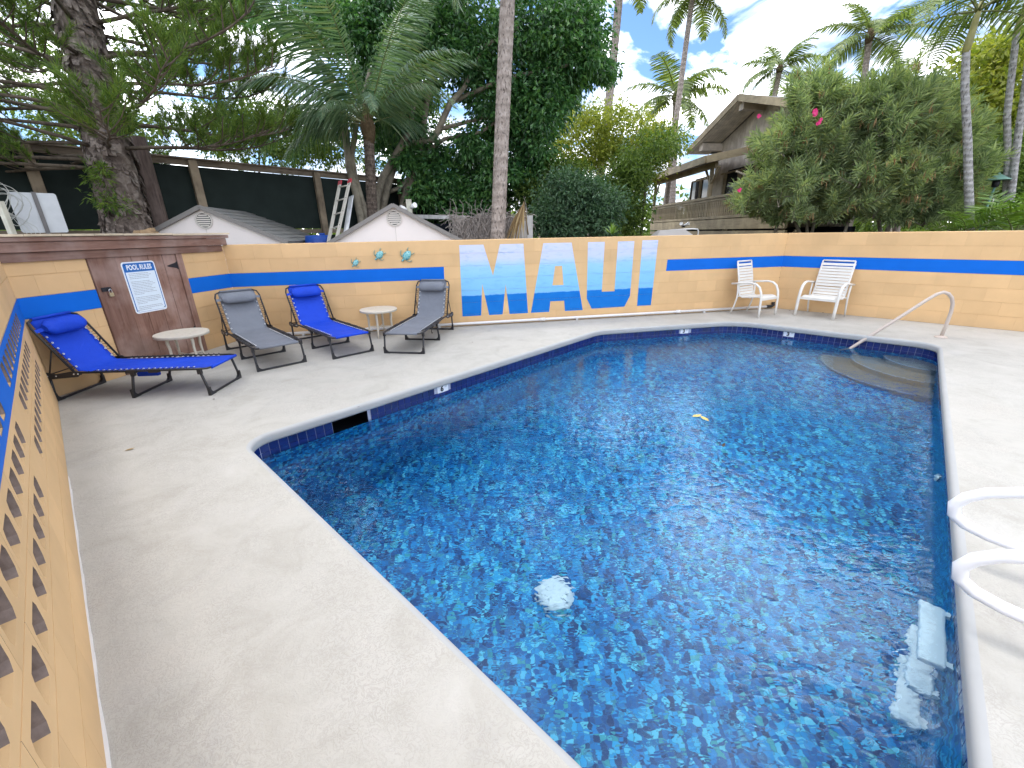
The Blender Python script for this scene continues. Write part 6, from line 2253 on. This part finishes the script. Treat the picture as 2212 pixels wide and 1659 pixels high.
# ---- oleander: whorls of narrow leaves on upright shoots
def oleander(label, ells, y0, y1, n_sh, seed, base, stems, flowers=()):
    r = np.random.default_rng(seed)
    rr = random.Random(seed)
    b = Vector(base)
    root = thing('oleander', label, 'flowering shrub', b, 0, 'oleander bushes')
    cl_ = ellipse_clumps(r, ells, y0, y1, n_sh)
    P, D, P2, D2 = [], [], [], []
    stalk = MB()
    for cc in cl_:
        # a cluster: several shoots fanning up and out from one fork
        lean = np.array([r.normal() * .35, r.normal() * .35 - .15, 1.0])
        for sh in range(int(r.integers(6, 11))):
            d = lean + np.array([r.normal() * .55, r.normal() * .55, r.normal() * .35])
            d /= np.linalg.norm(d)
            ln = r.uniform(.30, .72)
            tp = cc + d * ln
            if sh < 3:
                stalk.tube([Vector(cc), Vector(cc + d * ln * .5), Vector(tp)], [.008, .006, .003], 4, caps=False)
            nw = int(ln / .036)
            for k in range(nw):
                q = tp - d * ln * .82 * k / nw
                for m in range(3):
                    a = m * 2.094 + k * .9
                    s = np.cross(d, [math.cos(a), math.sin(a), .2]); s /= np.linalg.norm(s) + 1e-9
                    P.append(q); D.append(s * (.50 + .55 * k / nw) + d * (.9 - .6 * k / nw))
            if r.uniform() < .14:
                for m in range(6):
                    P2.append(tp + r.normal(size=3) * .04); D2.append([r.normal() * .25, r.normal() * .25, -1])
    stalk.build('shoots', M['bark'], root, True)['kind'] = 'stuff'
    v, t = leaf_cloud(r, np.array(P), np.array(D), .175, .030, .12, .2, .3, .4)
    put('crown', fast_mesh('crown', v - np.array(b), t, M['lf_oleander']), root)
    v, t = leaf_cloud(r, np.array(P2), np.array(D2), .17, .018, .1, .3, .3)
    put('seed_pods', fast_mesh('seed_pods', v - np.array(b), t, M['pod']), root)['kind'] = 'stuff'
    ym = (y0 + y1) / 2
    for st in stems:
        pts = [at_y(px, py, ym) for px, py in st]
        k = len(pts)
        MB().tube(pts, [.032 * (1 - .75 * i / k) + .006 for i in range(k)], 6).build('stem', M['bark'], root, True)
    for px, py, Y, s in flowers:
        c = at_y(px, py, Y)
        f_ = MB()
        for q in range(4):
            o = Vector((rr.uniform(-1, 1), rr.uniform(-1, .2), rr.uniform(-1, 1))) * .040 * s
            for m in range(5):
                a = m * 1.2566
                u = Vector((math.cos(a), -.25, math.sin(a))) * .036 * s
                w_ = Vector((-math.sin(a), 0, math.cos(a))) * .018 * s
                f_.add([c + o, c + o + u * .7 + w_, c + o + u, c + o + u * .7 - w_], [(0, 1, 2, 3)])
        f_.build('flower', M['pink'], root, True)
    return root
oleander('broad oleander with pink flowers hiding the right half of the house',
         [(1755, 365, 85, 85, .85), (1695, 395, 45, 55, .38), (1815, 340, 85, 85, .85), (1775, 440, 100, 50, .75), (1690, 465, 50, 24, .26), (1690, 330, 26, 36, .16), (1785, 265, 50, 30, .20), (1650, 440, 36, 26, .20), (1860, 260, 45, 45, .25), (1755, 235, 40, 25, .14), (1620, 465, 30, 12, .08), (1745, 215, 30, 22, .08)],
         9.6, 12.0, 62, 61, gbase(1740, 10.8, 1.2),
         [[(1745, 520), (1740, 440), (1700, 360), (1670, 290)], [(1750, 520), (1770, 430), (1800, 330), (1810, 220)], [(1735, 520), (1700, 440), (1640, 390), (1590, 370)], [(1670, 520), (1690, 440), (1720, 380)], [(1660, 480), (1630, 440), (1600, 425)]],
         [(1758, 246, 9.3, 1.5), (1766, 264, 9.3, 1.0), (1733, 251, 9.7, .8), (1640, 250, 9.9, .8), (1597, 412, 9.6, .8)])
oleander('taller oleander with greyer leaves behind the lone slim palm',
         [(1925, 340, 90, 95, 1.1), (1980, 310, 75, 80, .8), (1905, 430, 100, 55, 1.0), (2010, 400, 70, 80, .9), (1905, 260, 70, 45, .45), (2040, 330, 45, 60, .45), (1960, 475, 80, 22, .3), (2060, 430, 45, 50, .4)],
         9.2, 11.2, 56, 62, gbase(1930, 10.2, 1.2),
         [[(1915, 520), (1925, 460), (1970, 390), (1990, 300)], [(1910, 520), (1935, 430), (1960, 380), (2000, 350)], [(1905, 520), (1890, 430), (1870, 330), (1880, 240)], [(1820, 520), (1840, 450), (1880, 400)], [(1995, 490), (2030, 410), (2050, 330)]], [(2020, 235, 9.3, .8), (1985, 272, 9.3, .7)])

# dead frond leaning by the grey post
dq = at_y(1118, 520, 9.0)
dfm = MB()
rr = random.Random(8)
apx = at_y(1131, 438, 9.0)
for k in range(26):
    t = k / 25
    end = Vector((rr.uniform(-.40, .02), rr.uniform(-.05, .05), -rr.uniform(.55, 1.1)))
    w_ = rr.uniform(.008, .02)
    m_ = apx + end * .5 + Vector((.0, 0, .05))
    dfm.add([apx + Vector((-w_ * .2, 0, 0)), apx + Vector((w_ * .2, 0, 0)), m_ + Vector((w_, 0, 0)), apx + end, m_ - Vector((w_, 0, 0))], [(0, 1, 2, 4), (4, 2, 3)])
dfr = thing('dead_frond', 'dry brown palm frond hanging beside the grey weathered boards', 'palm frond', apx)
dfm.build('leaflets', M['deadfrond'], dfr, True)
MB().tube([apx + Vector((.0, 0, .02)), apx + Vector((.05, 0, -.3)), apx + Vector((.09, .02, -.6))], [.012, .012, .015], 6).build('stalk', M['rachis_b'], dfr, True)

# ---- the pine at the left
def mk_pinebark():
    t = NT('flaky_pine_bark')
    vo = t.n('ShaderNodeTexVoronoi')
    vo.inputs['Scale'].default_value = 11
    mp = t.n('ShaderNodeMapping')
    mp.inputs['Scale'].default_value = (1, 1, .7)
    t.l(t.obj(), mp.inputs[0]); t.l(mp.outputs[0], vo.inputs['Vector'])
    sp = t.n('ShaderNodeSeparateColor'); t.l(vo.outputs['Color'], sp.inputs[0])
    n_ = t.noise(7, 7, .7, dist=.8)
    f = t.math('ADD', t.math('MULTIPLY', sp.outputs[0], .22), t.math('MULTIPLY', n_, .85))
    c = t.ramp(f, [(.32, (0.045, 0.033, 0.028)), (.5, (0.16, 0.125, 0.105)), (.78, (0.40, 0.34, 0.295))])
    h = t.math('ADD', f, t.math('MULTIPLY', vo.outputs['Distance'], .6))
    return t.bsdf(c, .9, .15, 0, h, 1.0, .05)
M['pinebark'] = mk_pinebark()
pb = at_y(263, 500, 8.0)
pine = thing('pine_tree', 'large pine with flaky trunk and tufted dark branches at left', 'tree', (pb.x, pb.y, -.06))
PH = 8.2
rr = random.Random(17)
tk = MB()
NA, NZ = 22, 60
for i in range(NZ + 1):
    z = PH * i / NZ
    r0 = .37 - .022 * z + .10 * math.exp(-z * 1.6)
    for j in range(NA):
        a = 2 * math.pi * j / NA
        rad_ = r0 * (1 + .05 * math.sin(3 * a + z * 1.1) + rr.uniform(-.045, .045))
        tk.v.append((rad_ * math.cos(a) + .075 * z, rad_ * math.sin(a), z))
for i in range(NZ):
    for j in range(NA):
        tk.f.append((i * NA + j, i * NA + (j + 1) % NA, (i + 1) * NA + (j + 1) % NA, (i + 1) * NA + j)); tk.m.append(0); tk.s.append(True)
tko = tk.build('trunk', M['pinebark'], pine)
# loose bark flakes
fk = MB()
for k in range(900):
    z = rr.uniform(.8, 6.5)
    a = rr.uniform(0, 2 * math.pi)
    r0 = .375 - .022 * z + .10 * math.exp(-z * 1.6)
    n_ = Vector((math.cos(a), math.sin(a), 0)); s = Vector((-math.sin(a), math.cos(a), 0))
    c = n_ * (r0 + .012) + Vector((.075 * z, 0, z))
    w_, h_ = rr.uniform(.02, .06), rr.uniform(.03, .08)
    lift = rr.uniform(.01, .05)
    fk.add([c - s * w_ + Vector((0, 0, h_)), c + s * w_ + Vector((0, 0, h_ * rr.uniform(.6, 1))), c + s * w_ * .8 - Vector((0, 0, h_)) + n_ * lift, c - s * w_ * .7 - Vector((0, 0, h_ * .8)) + n_ * lift],
           [(0, 3, 2, 1)])
tag(fk.build('bark_flakes', M['pinebark'], pine), kind='stuff')
r = np.random.default_rng(23)
P, D = [], []
tipP, tipD = [], []
def pine_branch(z, az, ln, rise, r0, tw_n):
    p = Vector((.25 * math.cos(az) + .075 * z, .25 * math.sin(az), z))
    pts = [p]
    el = rise
    for k in range(8):
        el += .10 if k > 3 else -.03
        az2 = az + rr.uniform(-.12, .12)
        pts.append(pts[-1] + Vector((math.cos(az2) * math.cos(el), math.sin(az2) * math.cos(el), math.sin(el))) * ln / 8)
    br = MB().tube(pts, [r0 * (1 - .1 * k) for k in range(9)], 7)
    for q in range(tw_n):
        t = .30 + .70 * (q + rr.uniform(0, .9)) / tw_n
        i = min(int(t * 8), 7)
        b0 = pts[i].lerp(pts[i + 1], t * 8 - i)
        d = (pts[i + 1] - pts[i]).normalized()
        sd = d.cross(Vector((0, 0, 1))).normalized() * (1 if q % 2 else -1)
        dd = (d * rr.uniform(.3, 1.0) + sd * rr.uniform(.3, 1.0) + Vector((0, 0, rr.uniform(-.1, .35)))).normalized()
        tl = rr.uniform(.35, .85) * (1.15 - .5 * t)
        tp = [b0]
        for k in range(4):
            dd = (dd + Vector((rr.uniform(-.12, .12), rr.uniform(-.12, .12), .16))).normalized()
            tp.append(tp[-1] + dd * tl / 4)
        br.tube(tp, [.011, .010, .009, .008, .006], 4, caps=False)
        # tufted shoots along the twig
        for k in range(5):
            f = .25 + .75 * k / 4
            i2 = min(int(f * 4), 3)
            c = tp[i2].lerp(tp[i2 + 1], f * 4 - i2)
            sh = (dd + Vector((rr.uniform(-.6, .6), rr.uniform(-.6, .6), rr.uniform(.1, .8)))).normalized()
            m = 52
            u = r.uniform(0, 1, m)
            base = np.array(c)[None] + np.array(sh)[None] * (u * .17)[:, None]
            rad_ = r.normal(size=(m, 3)); rad_ -= (rad_ @ np.array(sh))[:, None] * np.array(sh)[None]
            rad_ /= np.linalg.norm(rad_, axis=1, keepdims=True)
            P.append(base); D.append(rad_ * .75 + np.array(sh)[None] * (.75 + .4 * r.uniform(size=(m, 1))))
    return br.build('branch', M['bark_d'], pine)
z = 3.0
k = 0
while z < 7.3:
    nb = 6
    for j in range(nb):
        az = j * 2 * math.pi / nb + k * .55 + rr.uniform(-.25, .25)
        ln = rr.uniform(2.2, 3.3) * (1.0 if z > 2.6 else .8)
        pine_branch(z + rr.uniform(-.12, .12), az, ln, rr.uniform(.0, .28), .032, 18)
    z += .44
    k += 1
for z_, a_ in ((2.75, 3.3), (2.85, 3.8), (2.7, 4.35), (3.1, 3.55), (3.3, 4.1), (2.9, 2.8), (3.6, 3.4)):
    pine_branch(z_, a_, 2.5, .02, .032, 20)
v, t = needles(r, np.concatenate(P), np.concatenate(D), .115, .0085)
put('needles', fast_mesh('needles', v, t, M['lf_pine']), pine)['kind'] = 'stuff'
# ivy like sprouts on the trunk
c = np.array([(.10 + .42 * rr.random(), -.40 - .05 * rr.random(), 1.95 + .75 * rr.random()) for _ in range(9)])
v, t = crown(r, c, 60, .16, .10, .02, .2)
put('trunk_sprouts', fast_mesh('trunk_sprouts', v, t, M['lf_pine']), pine)['kind'] = 'stuff'
